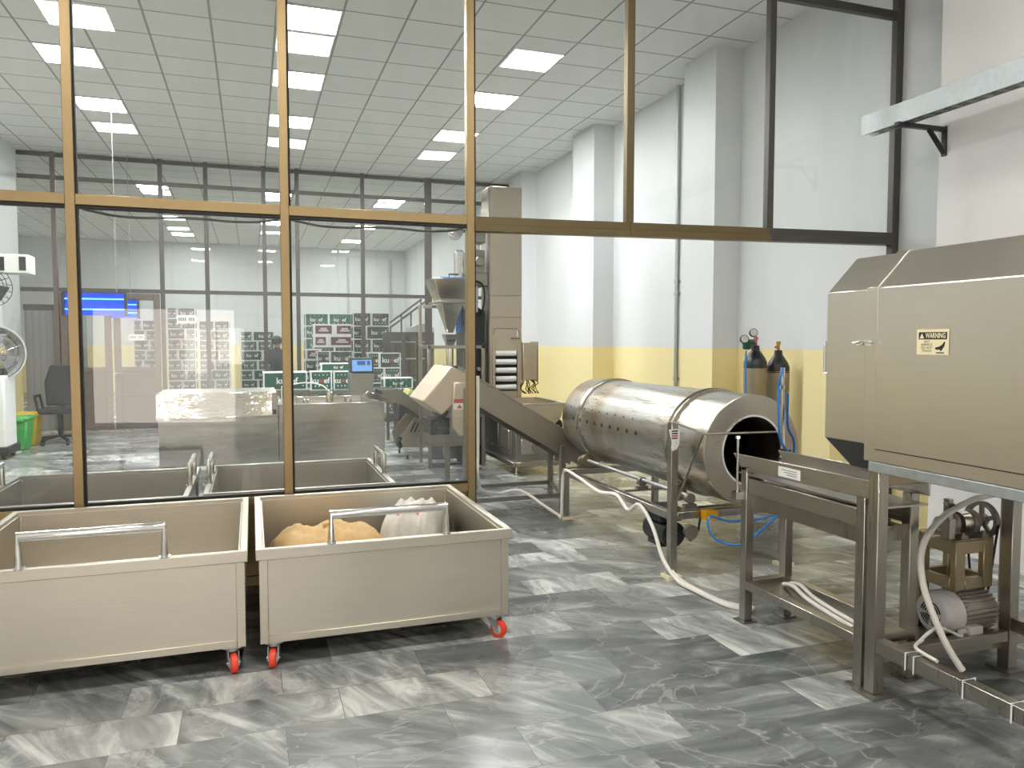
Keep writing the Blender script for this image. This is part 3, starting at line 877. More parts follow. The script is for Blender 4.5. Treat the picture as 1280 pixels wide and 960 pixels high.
hs = MB().tube([(3.0, 3.72, 1.2), (3.03, 3.75, 1.0), (3.12, 3.8, 0.86), (3.1, 3.86, 0.5), (3.0, 3.9, 0.36), (2.86, 3.95, 0.25), (2.74, 4.0, 0.26), (2.68, 4.03, 0.33), (2.7, 4.05, 0.41), (2.85, 4.05, 0.37), (3.1, 4.05, 0.37), (3.3, 4.05, 0.42)], 0.0075, 8, smooth=8).build('gas_hose', M['blue'])
tag(hs, 'blue hose looping below the drum\'s front rail', 'hose')

# ---------------------------------------------------------------- feeder table below the oven mouth
tb = thing('feeder_table', (2.72, 3.0, 0), 'stainless feeder table with an open trough and a low tray shelf', 'table')
TX0, TX1, TY0, TY1 = 2.47, 2.775, 2.58, 3.40
for (x, y) in ((TX0 + 0.025, TY1), (TX0 + 0.025, TY0), (TX1 - 0.025, TY1), (TX1 - 0.025, TY0)):
    l = MB().box((x - 0.025, y - 0.025, 0.008), (x + 0.025, y + 0.025, 0.84)).build('leg', M['steel_v'], tb, 0.003)
    MB().box((x - 0.045, y - 0.045, 0), (x + 0.045, y + 0.045, 0.008)).build('foot_plate', M['steel_dark'], l)
for sx, x in ((-1, TX0), (1, TX1 - 0.012)):
    mb = MB().prism([(x, 3.50, 0.90), (x, 2.50, 0.915), (x, 2.50, 0.835), (x, 3.42, 0.82)], (0.012, 0, 0))
    mb.build('trough_side', M['steel'], tb, 0.002)
    MB().box((x + 0.012 * (sx < 0), TY0 + 0.026, 0.70), (x + (0.04 if sx < 0 else -0.028), TY1 - 0.026, 0.78)).build('side_rail', M['steel'], tb, 0.002)
MB().box((TX0 + 0.012, 2.50, 0.795), (TX1 - 0.012, 3.46, 0.803)).build('trough_floor', M['steel'], tb)
MB().prism([(TX0 + 0.04, 3.38, 0.62), (TX0 + 0.04, 2.6, 0.62), (TX0 + 0.04, 2.6, 0.69), (TX0 + 0.04, 3.38, 0.69)], (0.22, 0, 0)).build('cross_panel', M['steel_v'], tb)
mb = MB().box((TX0 + 0.05, TY0 + 0.0, 0.19), (TX1 - 0.05, TY1 - 0.0, 0.20))
mb.build('tray_shelf', M['steel_v'], tb)
for x in (TX0 + 0.025, TX1 - 0.025):
    MB().bar((x, TY0 + 0.025, 0.205), (x, TY1 - 0.025, 0.205), 0.05, 0.045).build('shelf_rail', M['steel_v'], tb, 0.003)
for y in (TY0, TY1):
    MB().bar((TX0 + 0.05, y, 0.205), (TX1 - 0.05, y, 0.205), 0.05, 0.045).build('shelf_rail', M['steel_v'], tb, 0.003)
for (x, y) in ((TX0 - 0.012, 3.44), (TX1 + 0.012, 2.91)):
    MB().cyl((x, y, 0.68), (x, y, 1.0), 0.006, 8).cyl((x, y, 0.985), (x, y, 1.0), 0.013, 6).box((x - 0.02, y - 0.02, 0.66), (x + 0.02, y + 0.02, 0.70)).build('adjusting_bolt', M['chrome'], tb)
mb = MB().box((TX0 - 0.002, 2.96, 0.838), (TX0 - 0.0005, 3.12, 0.888), 0)
for k in range(3): mb.box((TX0 - 0.0028, 2.985, 0.872 - 0.011 * k), (TX0 - 0.002, 3.095 - 0.02 * k, 0.876 - 0.011 * k), 1)
mb.build('paper_tag', [M['paper'], M['ink_soft']], tb)

# ---------------------------------------------------------------- tunnel oven
OX0, OX1, OYE, OYJ, OYN = 2.46, 3.29, 2.80, 2.565, 0.7
ov = thing('tunnel_oven', (2.87, 1.8, 0), 'large stainless hooded tunnel oven with hot surface warning label', 'oven')


def octo(x0, x1, zb, zt, cb, ct, y):
    p = [(x0, y, zb + cb), (x0, y, zt - ct), (x0 + ct, y, zt), (x1 - ct, y, zt), (x1, y, zt - ct), (x1, y, zb + cb)]
    p += [(x1 - cb, y, zb), (x0 + cb, y, zb)] if cb > 0 else []
    return p


MB().prism(octo(OX0, OX1, 1.0, 1.885, 0, 0.16, OYN), (0, OYJ - 0.004 - OYN, 0)).build('body', M['oven'], ov, 0.004)
e = MB()
e.prism(octo(OX0 + 0.004, OX1 - 0.004, 1.07, 1.882, 0, 0.16, OYJ), (0, OYE - OYJ, 0))
e.build('end_hood', M['oven'], ov, 0.003)
MB().prism([(OX0 + 0.008, OYE - 0.002, 1.069), (OX1 - 0.008, OYE - 0.002, 1.069), (OX1 - 0.16, OYE - 0.002, 0.93), (OX0 + 0.16, OYE - 0.002, 0.93)], (0, OYJ - OYE + 0.004, 0)).build('hood_underside', M['black_metal'], ov)  # tapered underside of the hood, near-black all over
MB().prism(octo(OX0 - 0.003, OX1 + 0.003, 1.07, 1.89, 0, 0.161, OYJ - 0.065), (0, 0.06, 0)).build('seam_band', M['oven'], ov, 0.001)
mb = MB().box((OX0 - 0.004, OYN, 1.052), (OX0 + 0.004, OYJ - 0.07, 1.056))
mb.build('seam_line', M['black_metal'], ov)
mb = MB().box((OX0 - 0.02, 2.515, 1.485), (OX0 - 0.003, 2.55, 1.51)).box((OX0 - 0.018, 2.57, 1.488), (OX0 - 0.003, 2.60, 1.507)).tube([(OX0 - 0.016, 2.50, 1.5), (OX0 - 0.024, 2.55, 1.505), (OX0 - 0.016, 2.615, 1.497)], 0.005, 8).cyl((OX0 - 0.003, 2.56, 1.497), (OX0 - 0.026, 2.56, 1.497), 0.007, 10)
mb.build('latch', M['chrome'], ov)
mb = MB().tube([(OX0 + 0.03, OYE, 1.36), (OX0 + 0.03, OYE + 0.035, 1.36), (OX0 + 0.03, OYE + 0.035, 1.50), (OX0 + 0.03, OYE, 1.50)], 0.007, 8)
mb.build('handle', M['chrome'], ov)
# warning label: black band, symbol, pictogram of a burning hand
wl = MB(); wx = OX0 - 0.0012
ya, yb, za, zb = 2.30, 2.155, 1.55, 1.453      # left edge is the farther one
W_, H_ = ya - yb, za - zb
LP = lambda u, v, d=0.0: (wx - d, ya - u * W_, za - v * H_)
def lrect(u0, v0, u1, v1, m, d):
    wl.prism([LP(u0, v0, d), LP(u1, v0, d), LP(u1, v1, d), LP(u0, v1, d)], (-0.0004, 0, 0), m)
lrect(0, 0, 1, 1, 0, 0)
lrect(0.06, 0.11, 0.94, 0.40, 1, 0.0006)
tm = text_mesh('WARNING', 1.0, 0.02)
wl.mesh(tm, face_mat(Vector(LP(0.59, 0.255, 0.0014)), (0, -1, 0), (0, 0, 1)) @ Matrix.Diagonal((0.0185, 0.028, 1, 1)), 0)
wl.poly([LP(0.09, 0.36, 0.0014), LP(0.24, 0.36, 0.0014), LP(0.165, 0.15, 0.0014)], 0)
for t_, v, sc_ in (('HOT', 0.49, 0.0125), ('SURFACE', 0.61, 0.0125), ('DO NOT', 0.73, 0.0125), ('TOUCH', 0.85, 0.0125)):
    wl.mesh(text_mesh(t_, 1.0, 0.01), face_mat(Vector(LP(0.32, v, 0.0008)), (0, -1, 0), (0, 0, 1)) @ Matrix.Diagonal((sc_, sc_, 1, 1)), 1)
wl.poly([LP(u, v, 0.0008) for u, v in ((0.58, 0.72), (0.70, 0.68), (0.80, 0.60), (0.86, 0.48), (0.89, 0.50), (0.87, 0.66), (0.80, 0.80), (0.76, 0.88), (0.73, 0.80), (0.60, 0.80))], 1)
lrect(0.62, 0.90, 0.86, 0.94, 1, 0.0006)
wl.build('warning_label', [M['label_cream'], M['ink']], ov, ang=10)
# frame: legs, rails
for (x, y) in ((OX0 + 0.028, 2.50), (OX1 - 0.028, 2.50), (OX0 + 0.028, 0.76), (OX1 - 0.028, 0.76)):
    l = MB().box((x - 0.028, y - 0.028, 0.012), (x + 0.028, y + 0.028, 0.958)).build('leg', M['steel_v'], ov, 0.003)
    MB().box((x - 0.06, y - 0.06, 0), (x + 0.06, y + 0.06, 0.012)).build('foot_plate', M['steel_dark'], l)
for x in (OX0 + 0.02, OX1 - 0.02):
    MB().box((x - 0.024, 0.73, 0.958), (x + 0.024, 2.53, 1.0)).build('top_rail', M['galv'], ov, 0.003)
    MB().bar((x + (0.008 if x < 3 else -0.008), 0.788, 0.222), (x + (0.008 if x < 3 else -0.008), 2.472, 0.222), 0.05, 0.06).build('bottom_rail', M['steel_v'], ov, 0.003)
MB().box((OX0 + 0.05, 2.478, 0.90), (OX1 - 0.05, 2.522, 0.958)).build('cross_rail', M['ochre_steel'], ov, 0.003)
MB().bar((OX0 + 0.056, 2.50, 0.165), (OX1 - 0.056, 2.50, 0.165), 0.05, 0.05).build('cross_rail', M['steel_v'], ov, 0.003)
# outboard drive platform: bars, shelf
for y in (2.50, 2.86):
    MB().bar((2.80, y + (0.0 if y > 2.6 else 0.03), 0.12), (3.60, y + (0.0 if y > 2.6 else 0.03), 0.12), 0.04, 0.04).build('platform_bar', M['steel_v'], ov)
MB().box((2.84, 2.53, 0.14), (3.58, 2.88, 0.148)).build('motor_shelf', M['steel_dark'], ov)
for (x, y) in ((2.83, 2.87), (3.56, 2.87), (3.56, 2.56)):
    MB().box((x - 0.022, y - 0.022, 0), (x + 0.022, y + 0.022, 0.10)).build('platform_foot', M['steel_v'], ov)
for (x, y) in ((3.50, 2.70),):
    MB().box((x - 0.025, y - 0.025, 0.148), (x + 0.025, y + 0.025, 0.93)).build('platform_post', M['steel_v'], ov, 0.003)
for y in (2.31, 2.27, 2.05, 1.86):
    MB().tube([(OX0 - 0.003, y, 0.187), (OX0 - 0.003, y, 0.257), (OX0 + 0.057, y, 0.257), (OX0 + 0.057, y, 0.187)], 0.003, 6).build('cable_tie', M['white'], ov)

# gear stand with bearing shaft and spoked pulley
gs = thing('drive_stand', (3.27, 2.71, 0.148), 'fabricated steel stand carrying a bearing shaft and a spoked pulley', 'drive unit')
mb = MB()
gx0, gx1, gy0, gy1, gz0, gz1 = 3.10, 3.33, 2.60, 2.82, 0.375, 0.60
for x in (gx0, gx1 - 0.06):
    for y in (gy0, gy1 - 0.03):
        mb.box((x, y, 0.148 if y > 2.7 else gz0), (x + 0.06, y + 0.03, gz1))
for y in (gy0, gy1 - 0.03):
    mb.box((gx0 + 0.06, y, gz0), (gx1 - 0.06, y + 0.03, gz0 + 0.05)).box((gx0 + 0.06, y, gz1 - 0.06), (gx1 - 0.06, y + 0.03, gz1))
for x in (gx0, gx1 - 0.03):
    mb.box((x, gy0 + 0.03, gz1 - 0.06), (x + 0.03, gy1 - 0.03, gz1)).box((x, gy0 + 0.03, gz0), (x + 0.03, gy1 - 0.03, gz0 + 0.05))
mb.box((gx0, gy0, gz1), (gx1, gy1, gz1 + 0.008))
mb.build('stand_frame', M['ochre_steel'], gs, 0.003)
for x in (3.15, 3.275):
    mb = MB().box((x - 0.02, 2.60, 0.608), (x + 0.02, 2.76, 0.625)).lathe((x - 0.02, 2.68, 0.668), (1, 0, 0), [(0, 0.02), (0, 0.045), (0.01, 0.052), (0.03, 0.052), (0.04, 0.045), (0.04, 0.02)], 24)
    mb.box((x - 0.016, 2.64, 0.625), (x + 0.016, 2.72, 0.66)).cyl((x, 2.61, 0.625), (x, 2.61, 0.637), 0.01, 6).cyl((x, 2.75, 0.625), (x, 2.75, 0.637), 0.01, 6)
    mb.build('pillow_block', M['cast'], gs)
MB().cyl((3.06, 2.68, 0.668), (3.38, 2.68, 0.668), 0.018, 14).lathe((3.085, 2.68, 0.668), (1, 0, 0), [(0, 0.018), (0, 0.034), (0.035, 0.034), (0.035, 0.018)], 20).lathe((3.19, 2.68, 0.668), (1, 0, 0), [(0, 0.02), (0, 0.05), (0.05, 0.05), (0.05, 0.02)], 24).build('shaft', M['steel_pol'], gs)
mb = MB().lathe((3.335, 2.68, 0.668), (1, 0, 0), [(0, 0.068), (0, 0.086), (0.012, 0.078), (0.024, 0.086), (0.024, 0.068), (0, 0.068)], 36, cap=False)
mb.lathe((3.335, 2.68, 0.668), (1, 0, 0), [(0, 0.018), (0, 0.03), (0.024, 0.03), (0.024, 0.018)], 18)
for k in range(5):
    a = 2 * math.pi * k / 5 + 0.3
    d = Vector((0, math.cos(a), math.sin(a)))
    mb.bar(Vector((3.347, 2.68, 0.668)) + d * 0.026, Vector((3.347, 2.68, 0.668)) + d * 0.072, 0.02, 0.012, up=(1, 0, 0))
mb.build('spoked_pulley', M['cast'], gs)
MB().tube([(3.347, 2.765, 0.66), (3.347, 2.72, 0.31)], 0.006, 6).tube([(3.347, 2.595, 0.66), (3.347, 2.64, 0.31)], 0.006, 6).build('belt', M['black'], gs)
MB().box((3.085, 2.63, 0.70), (3.11, 2.66, 0.79)).bar((3.085, 2.645, 0.78), (3.13, 2.645, 0.74), 0.02, 0.03).box((3.08, 2.62, 0.608), (3.115, 2.665, 0.70)).build('bracket', M['steel_v'], gs)

gs.location += Vector((-0.11, -0.05, 0))
# electric motor
mt = thing('electric_motor', (3.22, 2.67, 0.148), 'grey finned electric motor with white fan cover below the drive stand', 'motor')
mo, mzc = Vector((3.06, 2.67, 0.258)), 0.258
MB().lathe(mo, (1, 0, 0), [(0.075, 0.080), (0.085, 0.086), (0.30, 0.086), (0.31, 0.08), (0.315, 0.03), (0.36, 0.015), (0.40, 0.013)], 32).build('housing', M['motor'], mt)
mb = MB()
for k in range(28):
    a = 2 * math.pi * k / 28
    d = Vector((0, math.cos(a), math.sin(a)))
    if d.z < -0.8: continue
    mb.bar(mo + Vector((0.10, 0, 0)) + d * 0.093, mo + Vector((0.29, 0, 0)) + d * 0.093, 0.005, 0.02, up=d)
mb.build('cooling_fins', M['motor'], mt)
MB().lathe(mo, (1, 0, 0), [(-0.012, 0.0), (-0.012, 0.05), (-0.006, 0.075), (0.004, 0.092), (0.02, 0.1), (0.09, 0.102), (0.09, 0.09)], 40).build('fan_cover', M['motor_cover'], mt)
mb = MB()
for r in (0.016, 0.028, 0.040, 0.052):
    for q in range(4):
        pts = [mo + Vector((-0.0135 if r < 0.05 else -0.0125, r * math.cos(R(q * 90 + 12 + t * 11)), r * math.sin(R(q * 90 + 12 + t * 11)))) for t in range(7)]
        mb.tube(pts, 0.0032, 6)
mb.build('grille', M['black'], mt)
mb = MB().box((3.15, 2.60, 0.148), (3.34, 2.625, 0.17)).box((3.15, 2.715, 0.148), (3.34, 2.74, 0.17)).box((3.16, 2.605, 0.165), (3.33, 2.735, 0.185))
mb.build('mounting_feet', M['cast'], mt, 0.003)
MB().box((3.14, 2.54, 0.175), (3.22, 2.60, 0.225)).cyl((3.14, 2.57, 0.2), (3.11, 2.57, 0.2), 0.014, 12).build('terminal_box', M['motor_cover'], mt, 0.004)
mt.location += Vector((-0.12, -0.05, 0))
hs = MB().tube([at(1243, 618, Y=2.66), at(1215, 625, Y=2.60), at(1180, 645, Y=2.54), at(1158, 672, Y=2.50), at(1151, 700, Y=2.47), at(1155, 735, Y=2.45), at(1167, 770, Y=2.42), at(1184, 808, Y=2.38), at(1203, 838, Y=2.34)], 0.014, 10, smooth=6).build('flexible_conduit', M['cable'])
tag(hs, 'cream flexible conduit curving down past the motor\'s fan cover', 'cable')
hs = MB().tube([(2.985, 2.52, 0.2), (2.95, 2.48, 0.2), at(1172, 785, Y=2.46), at(1148, 803, Y=2.42), (2.62, 2.38, 0.262), (2.53, 2.33, 0.262), (2.50, 2.2, 0.262)], 0.007, 8, smooth=6).build('motor_lead', M['cable'])
tag(hs, 'thin white lead from motor terminal box to the bottom rail', 'cable')

# ---------------------------------------------------------------- white power cables on the floor
wc = MB().tube([at(597, 470, Y=4.985), at(597, 560, Y=4.985), at(597, 598, Y=5.0), at(603, 613, Y=5.5), at(622, 617, Y=6.12), at(650, 613, Y=6.19), at(680, 632, Y=6.05), at(698, 644, Y=5.96),
                (2.455, 5.88, 0.03), (2.465, 5.885, 0.25), (2.475, 5.86, 0.42), (2.475, 5.60, 0.415), (2.475, 5.2, 0.37), (2.475, 4.9, 0.40), (2.475, 4.72, 0.33), (2.47, 4.55, 0.40), (2.46, 4.35, 0.30), (2.455, 4.20, 0.12), (2.47, 4.05, 0.03), (2.49, 3.9, 0.014), (2.52, 3.6, 0.014), (2.62, 3.50, 0.014)], 0.013, 8, smooth=6).build('power_cable', M['cable'])
tag(wc, 'white sleeved power cable draped along the drum frame and across floor', 'cable')
wc = MB().tube([(2.58, 4.3, 0.2), (2.52, 4.25, 0.10), (2.50, 4.12, 0.035), (2.51, 3.92, 0.014), (2.54, 3.65, 0.014), (2.64, 3.52, 0.014)], 0.011, 8, smooth=6).build('power_cable', M['cable'])
tag(wc, 'thinner white cable from the drum motor beside the table leg', 'cable')
for k, dx in enumerate((0.0, 0.045)):
    wc = MB().tube([(2.66 + dx, 3.30, 0.215), (2.64 + dx, 3.2, 0.235), (2.60 + dx, 3.05, 0.222), (2.57 + dx, 2.85, 0.215), (2.545 + dx, 2.68, 0.215)], 0.011, 8, smooth=6).build('power_cable', M['cable'])
    tag(wc, 'white cable lying on the table\'s low tray, ' + ('nearer the tray\'s outer edge' if k == 0 else 'inner of the pair'), 'cable')

# ---------------------------------------------------------------- gas cylinders
def make_cylinder(x, y, h, label, reg):
    t = thing('gas_cylinder', (x, y, 0), label, 'gas cylinder', 'gas cylinders by the wall')
    r = 0.106
    MB().lathe((x, y, 0), (0, 0, 1), [(0, r - 0.01), (0.01, r), (h - 0.215, r)], 32).build('body', M['cyl_grey'], t)
    MB().lathe((x, y, 0), (0, 0, 1), [(h - 0.215, r + 0.0005), (h - 0.16, r), (h - 0.12, r * 0.86), (h - 0.08, r * 0.62), (h - 0.05, 0.045), (h - 0.05, 0.04), (h, 0.035), (h, 0)], 32, cap=False).build('shoulder', M['cyl_black'], t)
    if reg is None:
        MB().lathe((x, y, 0), (0, 0, 1), [(h - 0.205, r * 1.005), (h - 0.15, r * 0.955)], 32, cap=False).build('pale_ring', M['label_cream'], t)
    v = MB().cyl((x, y, h), (x, y, h + 0.05), 0.016, 10).cyl((x, y, h + 0.05), (x, y, h + 0.085), 0.022, 8).cyl((x, y, h + 0.03), (x - 0.05, y - 0.02, h + 0.03), 0.012, 10)
    v.build('valve', M['brass'] if reg is None else M['copper'], t)
    if reg:
        g = MB().cyl((x - 0.05, y - 0.02, h + 0.03), (x - 0.15, y - 0.06, h + 0.03), 0.03, 16).lathe((x - 0.14, y - 0.06, h + 0.03), (0, 0, 1), [(-0.07, 0.015), (-0.06, 0.04), (0.0, 0.045), (0.02, 0.03)], 16)
        g = g.build('regulator', M['green_paint'], t)
        for dx, dz in ((-0.20, 0.06), (-0.10, 0.12)):
            MB().lathe((x + dx, y - 0.10, h + dz), (-0.3, -1, 0.2), [(-0.02, 0.02), (-0.02, 0.038), (0.01, 0.04), (0.012, 0.036)], 18).build('gauge', M['cyl_black'], g)
            MB().lathe((x + dx, y - 0.10, h + dz), (-0.3, -1, 0.2), [(0.011, 0.0), (0.011, 0.034), (0.013, 0.034), (0.013, 0)], 18, cap=False).build('gauge_dial', M['paper'], g)
    return t


make_cylinder(4.553, 6.12, 1.47, 'grey gas cylinder with black shoulder and green regulator', True)
make_cylinder(4.80, 6.10, 1.425, 'grey gas cylinder with pale ring and bare brass valve', None)
hs = MB().tube([(4.405, 6.06, 1.42), (4.395, 6.05, 1.3), (4.385, 6.03, 1.0), (4.38, 6.0, 0.7), (4.36, 5.97, 0.3), (4.3, 5.9, 0.02)], 0.008, 8, smooth=5).build('gas_hose', M['blue'])
tag(hs, 'blue hose hanging from the green regulator beside the cylinder', 'hose')

# ---------------------------------------------------------------- wall things
cd = thing('wall_conduit', (WX - 0.03, 8.26, 0.95), 'grey steel conduit running down the right wall from the ceiling', 'conduit')
MB().cyl((WX - 0.028, 8.26, 0.95), (WX - 0.028, 8.26, CZ), 0.022, 12).build('pipe', M['galv'], cd)
for z in (1.05, 2.25, 2.1):
    MB().cyl((WX - 0.028, 8.26, z - 0.02), (WX - 0.028, 8.26, z + 0.02), 0.03, 12).box((WX - 0.01, 8.21, z - 0.012), (WX, 8.31, z + 0.012)).build('clamp', M['galv'], cd)
for y0, y1, z0, z1, lb in ((7.88, 8.12, 1.43, 1.72, 'grey printed notice pinned on the white wall beside the conduit'),):
    mb = MB().box((WX - 0.003, y0, z0), (WX - 0.0005, y1, z1), 0)
    for k in range(9): mb.box((WX - 0.0036, y0 + 0.02, z1 - 0.05 - 0.024 * k), (WX - 0.003, y1 - 0.02 - 0.02 * (k % 3), z1 - 0.043 - 0.024 * k), 1)
    tag(mb.build('wall_notice', [M['paper'], M['ink_soft']]), lb, 'notice')
mb = MB().box((WX - 0.003, 10.9, 1.2), (WX - 0.0005, 11.12, 1.42), 0)
for k in range(6): mb.box((WX - 0.0036, 10.92, 1.39 - 0.03 * k), (WX - 0.003, 11.08, 1.398 - 0.03 * k), 1)
tag(mb.build('wall_notice', [M['label_cream'], M['ink_soft']]), 'cream notice on the yellow wall above the drum\'s far end', 'notice')

# galvanised cable tray and its bracket
ct = thing('cable_tray', (4.35, 3.4, 3.0), 'galvanised perforated cable tray fixed along the right wall near ceiling', 'cable tray')
mb = MB()
tx0, tx1, tz = 4.35, 4.45, 3.045
mb.box((tx0, 0.2, tz), (tx0 + 0.004, 4.63, tz + 0.14)).box((tx1 - 0.004, 0.2, tz), (tx1, 4.63, tz + 0.14))
mb.build('side_flange', M['galv'], ct)
mb = MB()
for k in range(40):
    y = 0.2 + k * 0.11
    mb.box((tx0 + 0.004, y, tz), (tx1 - 0.004, y + 0.045, tz + 0.004))
for x in (tx0 + 0.004, tx0 + 0.045, tx1 - 0.019):
    mb.box((x, 0.2, tz + 0.0005), (x + 0.015, 4.6, tz + 0.0045))
mb.build('slotted_floor', M['steel_dark'], ct)  # darker than the galvanised sides: the underside's shade is put into its colour
bk = thing('wall_bracket', (4.75, 4.2, 2.9), 'black steel bracket under the cable tray on the wall corner', 'bracket')
MB().bar((4.30, 4.25, 3.028), (4.75, 4.25, 3.028), 0.04, 0.03).build('arm', M['black_metal'], bk, 0.003)
MB().bar((4.60, 4.25, 3.015), (4.742, 4.25, 2.86), 0.03, 0.02).box((4.738, 4.23, 2.84), (4.75, 4.27, 3.05)).build('brace', M['black_metal'], bk)

# ---------------------------------------------------------------- inclined conveyor feeding the drum
cv = thing('inclined_conveyor', (2.2, 6.6, 0), 'inclined steel trough conveyor rising leftwards from behind the drum', 'conveyor')
p_lo, p_hi = Vector((3.0, 0, 0.38)), Vector((1.62, 0, 1.20))
d = (p_hi - p_lo).normalized(); nrm = Vector((-d.z, 0, d.x)) * -1
if nrm.z < 0: nrm = -nrm
for y in (6.30, 6.86):
    mb = MB().prism([p_lo + Vector((0, y, 0)) - nrm * 0.10, p_hi + Vector((0, y, 0)) - nrm * 0.10, p_hi + Vector((0, y, 0)) + nrm * 0.11, p_lo + Vector((0, y, 0)) + nrm * 0.11], (0, 0.012, 0))
    mb.prism([p_lo + Vector((0, y - 0.012, 0)) + nrm * 0.10, p_hi + Vector((0, y - 0.012, 0)) + nrm * 0.10, p_hi + Vector((0, y - 0.012, 0)) + nrm * 0.115, p_lo + Vector((0, y - 0.012, 0)) + nrm * 0.115], (0, 0.036, 0))
    mb.build('trough_side', M['steel_dark'] if y > 6.5 else steel('conveyor_side_steel', (0.36, 0.33, 0.28), 0.33, (3, 60, 60)), cv)
MB().prism([p_lo + Vector((0, 6.312, 0)) - nrm * 0.01, p_hi + Vector((0, 6.312, 0)) - nrm * 0.01, p_hi + Vector((0, 6.312, 0)) + nrm * 0.01, p_lo + Vector((0, 6.312, 0)) + nrm * 0.01], (0, 0.548, 0)).build('belt', M['black_metal'], cv)
for (x, y) in ((2.62, 6.26), (2.76, 6.90), (1.72, 6.26), (1.72, 6.90)):
    z = 0.38 + (3.0 - x) / 1.38 * 0.82 - 0.03
    MB().box((x - 0.022, y - 0.022 if y > 6.5 else y - 0.03, 0), (x + 0.022, y + 0.022, z)).build('leg', M['steel_dark'], cv)
for y in (6.262, 6.90):
    MB().bar((1.742, y, 0.13), (2.60 if y < 6.5 else 2.74, y, 0.13), 0.035, 0.035).build('floor_rail', M['steel_dark'], cv)
MB().bar((2.76, 6.88, 0.13), (2.63, 6.28, 0.13), 0.03, 0.03).build('floor_rail', M['steel_dark'], cv)
# discharge hood at the top
hd = MB().prism([(1.36, 6.28, 1.00), (1.60, 6.28, 1.30), (1.82, 6.28, 1.20), (1.74, 6.28, 1.08), (1.52, 6.28, 0.88)], (0, 0.62, 0))
hd.build('discharge_hood', M['tan'], cv, 0.01)
mb = MB().prism([(1.62, 6.245, 1.16), (1.78, 6.245, 1.16), (1.80, 6.245, 0.85), (1.76, 6.245, 0.70), (1.66, 6.245, 0.70), (1.60, 6.245, 0.78)], (0, 0.03, 0))
gd = mb.build('belt_guard', M['tan'], cv, 0.01)
mb = MB().box((1.615, 6.243, 0.93), (1.72, 6.2445, 1.02), 0).box((1.615, 6.2415, 0.985), (1.72, 6.243, 1.02), 1).prism([(1.64, 6.2425, 0.94), (1.69, 6.2425, 0.94), (1.665, 6.2425, 0.975)], (0, -0.001, 0), 1)
mb.build('warning_sticker', [M['paper'], M['ink_red']], gd)
MB().box((1.45, 6.4, 0.70), (1.62, 6.7, 0.84)).cyl((1.53, 6.32, 0.77), (1.53, 6.4, 0.77), 0.06, 16).bar((1.55, 6.55, 0.84), (1.60, 6.55, 0.92), 0.1, 0.1).build('gearmotor', M['black_metal'], cv, 0.005)

# ---------------------------------------------------------------- bucket elevator
el = thing('bucket_elevator', (2.95, 8.7, 0), 'tall stainless bucket elevator tower with slatted access window', 'machine')
EX0, EX1, EY0, EY1, EZ = 2.775, 3.19, 8.94, 9.25, 3.40
mb = MB().box((EX0, EY0, 0.62), (EX1, EY1, 1.805)).box((EX0, EY0, 1.811), (EX1, EY1, 2.07)).box((EX0, EY0, 2.076), (EX1, EY1, EZ))
mb.box((EX0 + 0.01, EY0 + 0.01, 0.62), (EX1 - 0.01, EY1 - 0.01, EZ - 0.01))
mb.build('tower', M['steel_warm'], el, 0.004)
mb = MB().box((EX0 - 0.018, EY0 - 0.004, 0.62), (EX0 - 0.001, EY1, EZ - 0.02))
mb.build('side_channel', M['steel_v'], el, 0.003)
# access door with window of buckets
mb = MB()
dx0, dx1, dz0, dz1 = EX0 + 0.03, EX1 - 0.025, 0.80, 1.675
wx0, wx1, wz0, wz1 = dx0 + 0.035, dx1 - 0.04, 0.90, 1.39
mb.box((dx0, EY0 - 0.016, dz0), (wx0, EY0 - 0.001, dz1)).box((wx1, EY0 - 0.016, dz0), (dx1, EY0 - 0.001, dz1))
mb.box((wx0, EY0 - 0.016, dz0), (wx1, EY0 - 0.001, wz0)).box((wx0, EY0 - 0.016, wz1), (wx1, EY0 - 0.001, dz1))
adoor = mb.build('access_door', M['steel_warm'], el, 0.003)
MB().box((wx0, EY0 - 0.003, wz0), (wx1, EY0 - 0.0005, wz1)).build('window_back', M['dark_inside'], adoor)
MB().cyl((dx1 - 0.01, EY0 - 0.03, 1.55), (dx1 - 0.13, EY0 - 0.03, 1.55), 0.008, 8).cyl((dx1 - 0.1, EY0 - 0.016, 1.55), (dx1 - 0.1, EY0 - 0.04, 1.55), 0.012, 8).build('door_bolt', M['steel_dark'], adoor)
MB().tube([(dx0 + 0.005, EY0 - 0.018, dz1 - 0.07), (dx0 + 0.02, EY0 - 0.02, dz1 - 0.015), (dx0 + 0.06, EY0 - 0.02, dz1 - 0.004), (dx1 - 0.05, EY0 - 0.02, dz1 - 0.004), (dx1 - 0.005, EY0 - 0.018, dz1 - 0.06)], 0.005, 6).build('door_seal', M['steel_dark'], adoor)
for k in range(5):
    z = wz0 + 0.045 + k * 0.105
    MB().lathe((wx0 + 0.002, EY0 - 0.006, z), (1, 0, 0), [(0, 0.012), (0.0, 0.033), (wx1 - wx0 - 0.02, 0.035), (wx1 - wx0 - 0.02, 0.012)], 14).build('bucket', M['white'], adoor)
MB().box((EX1 + 0.002, EY0 - 0.04, 1.03), (EX1 + 0.19, EY0 + 0.2, 1.50)).build('control_box', M['steel_warm'], el, 0.006)
MB().box((EX1 + 0.186, EY0 - 0.045, 1.02), (EX1 + 0.205, EY0 + 0.2, 1.51)).build('control_box_door', M['steel_dark'], el, 0.003)
mb = MB()
rnd = random.Random(4)
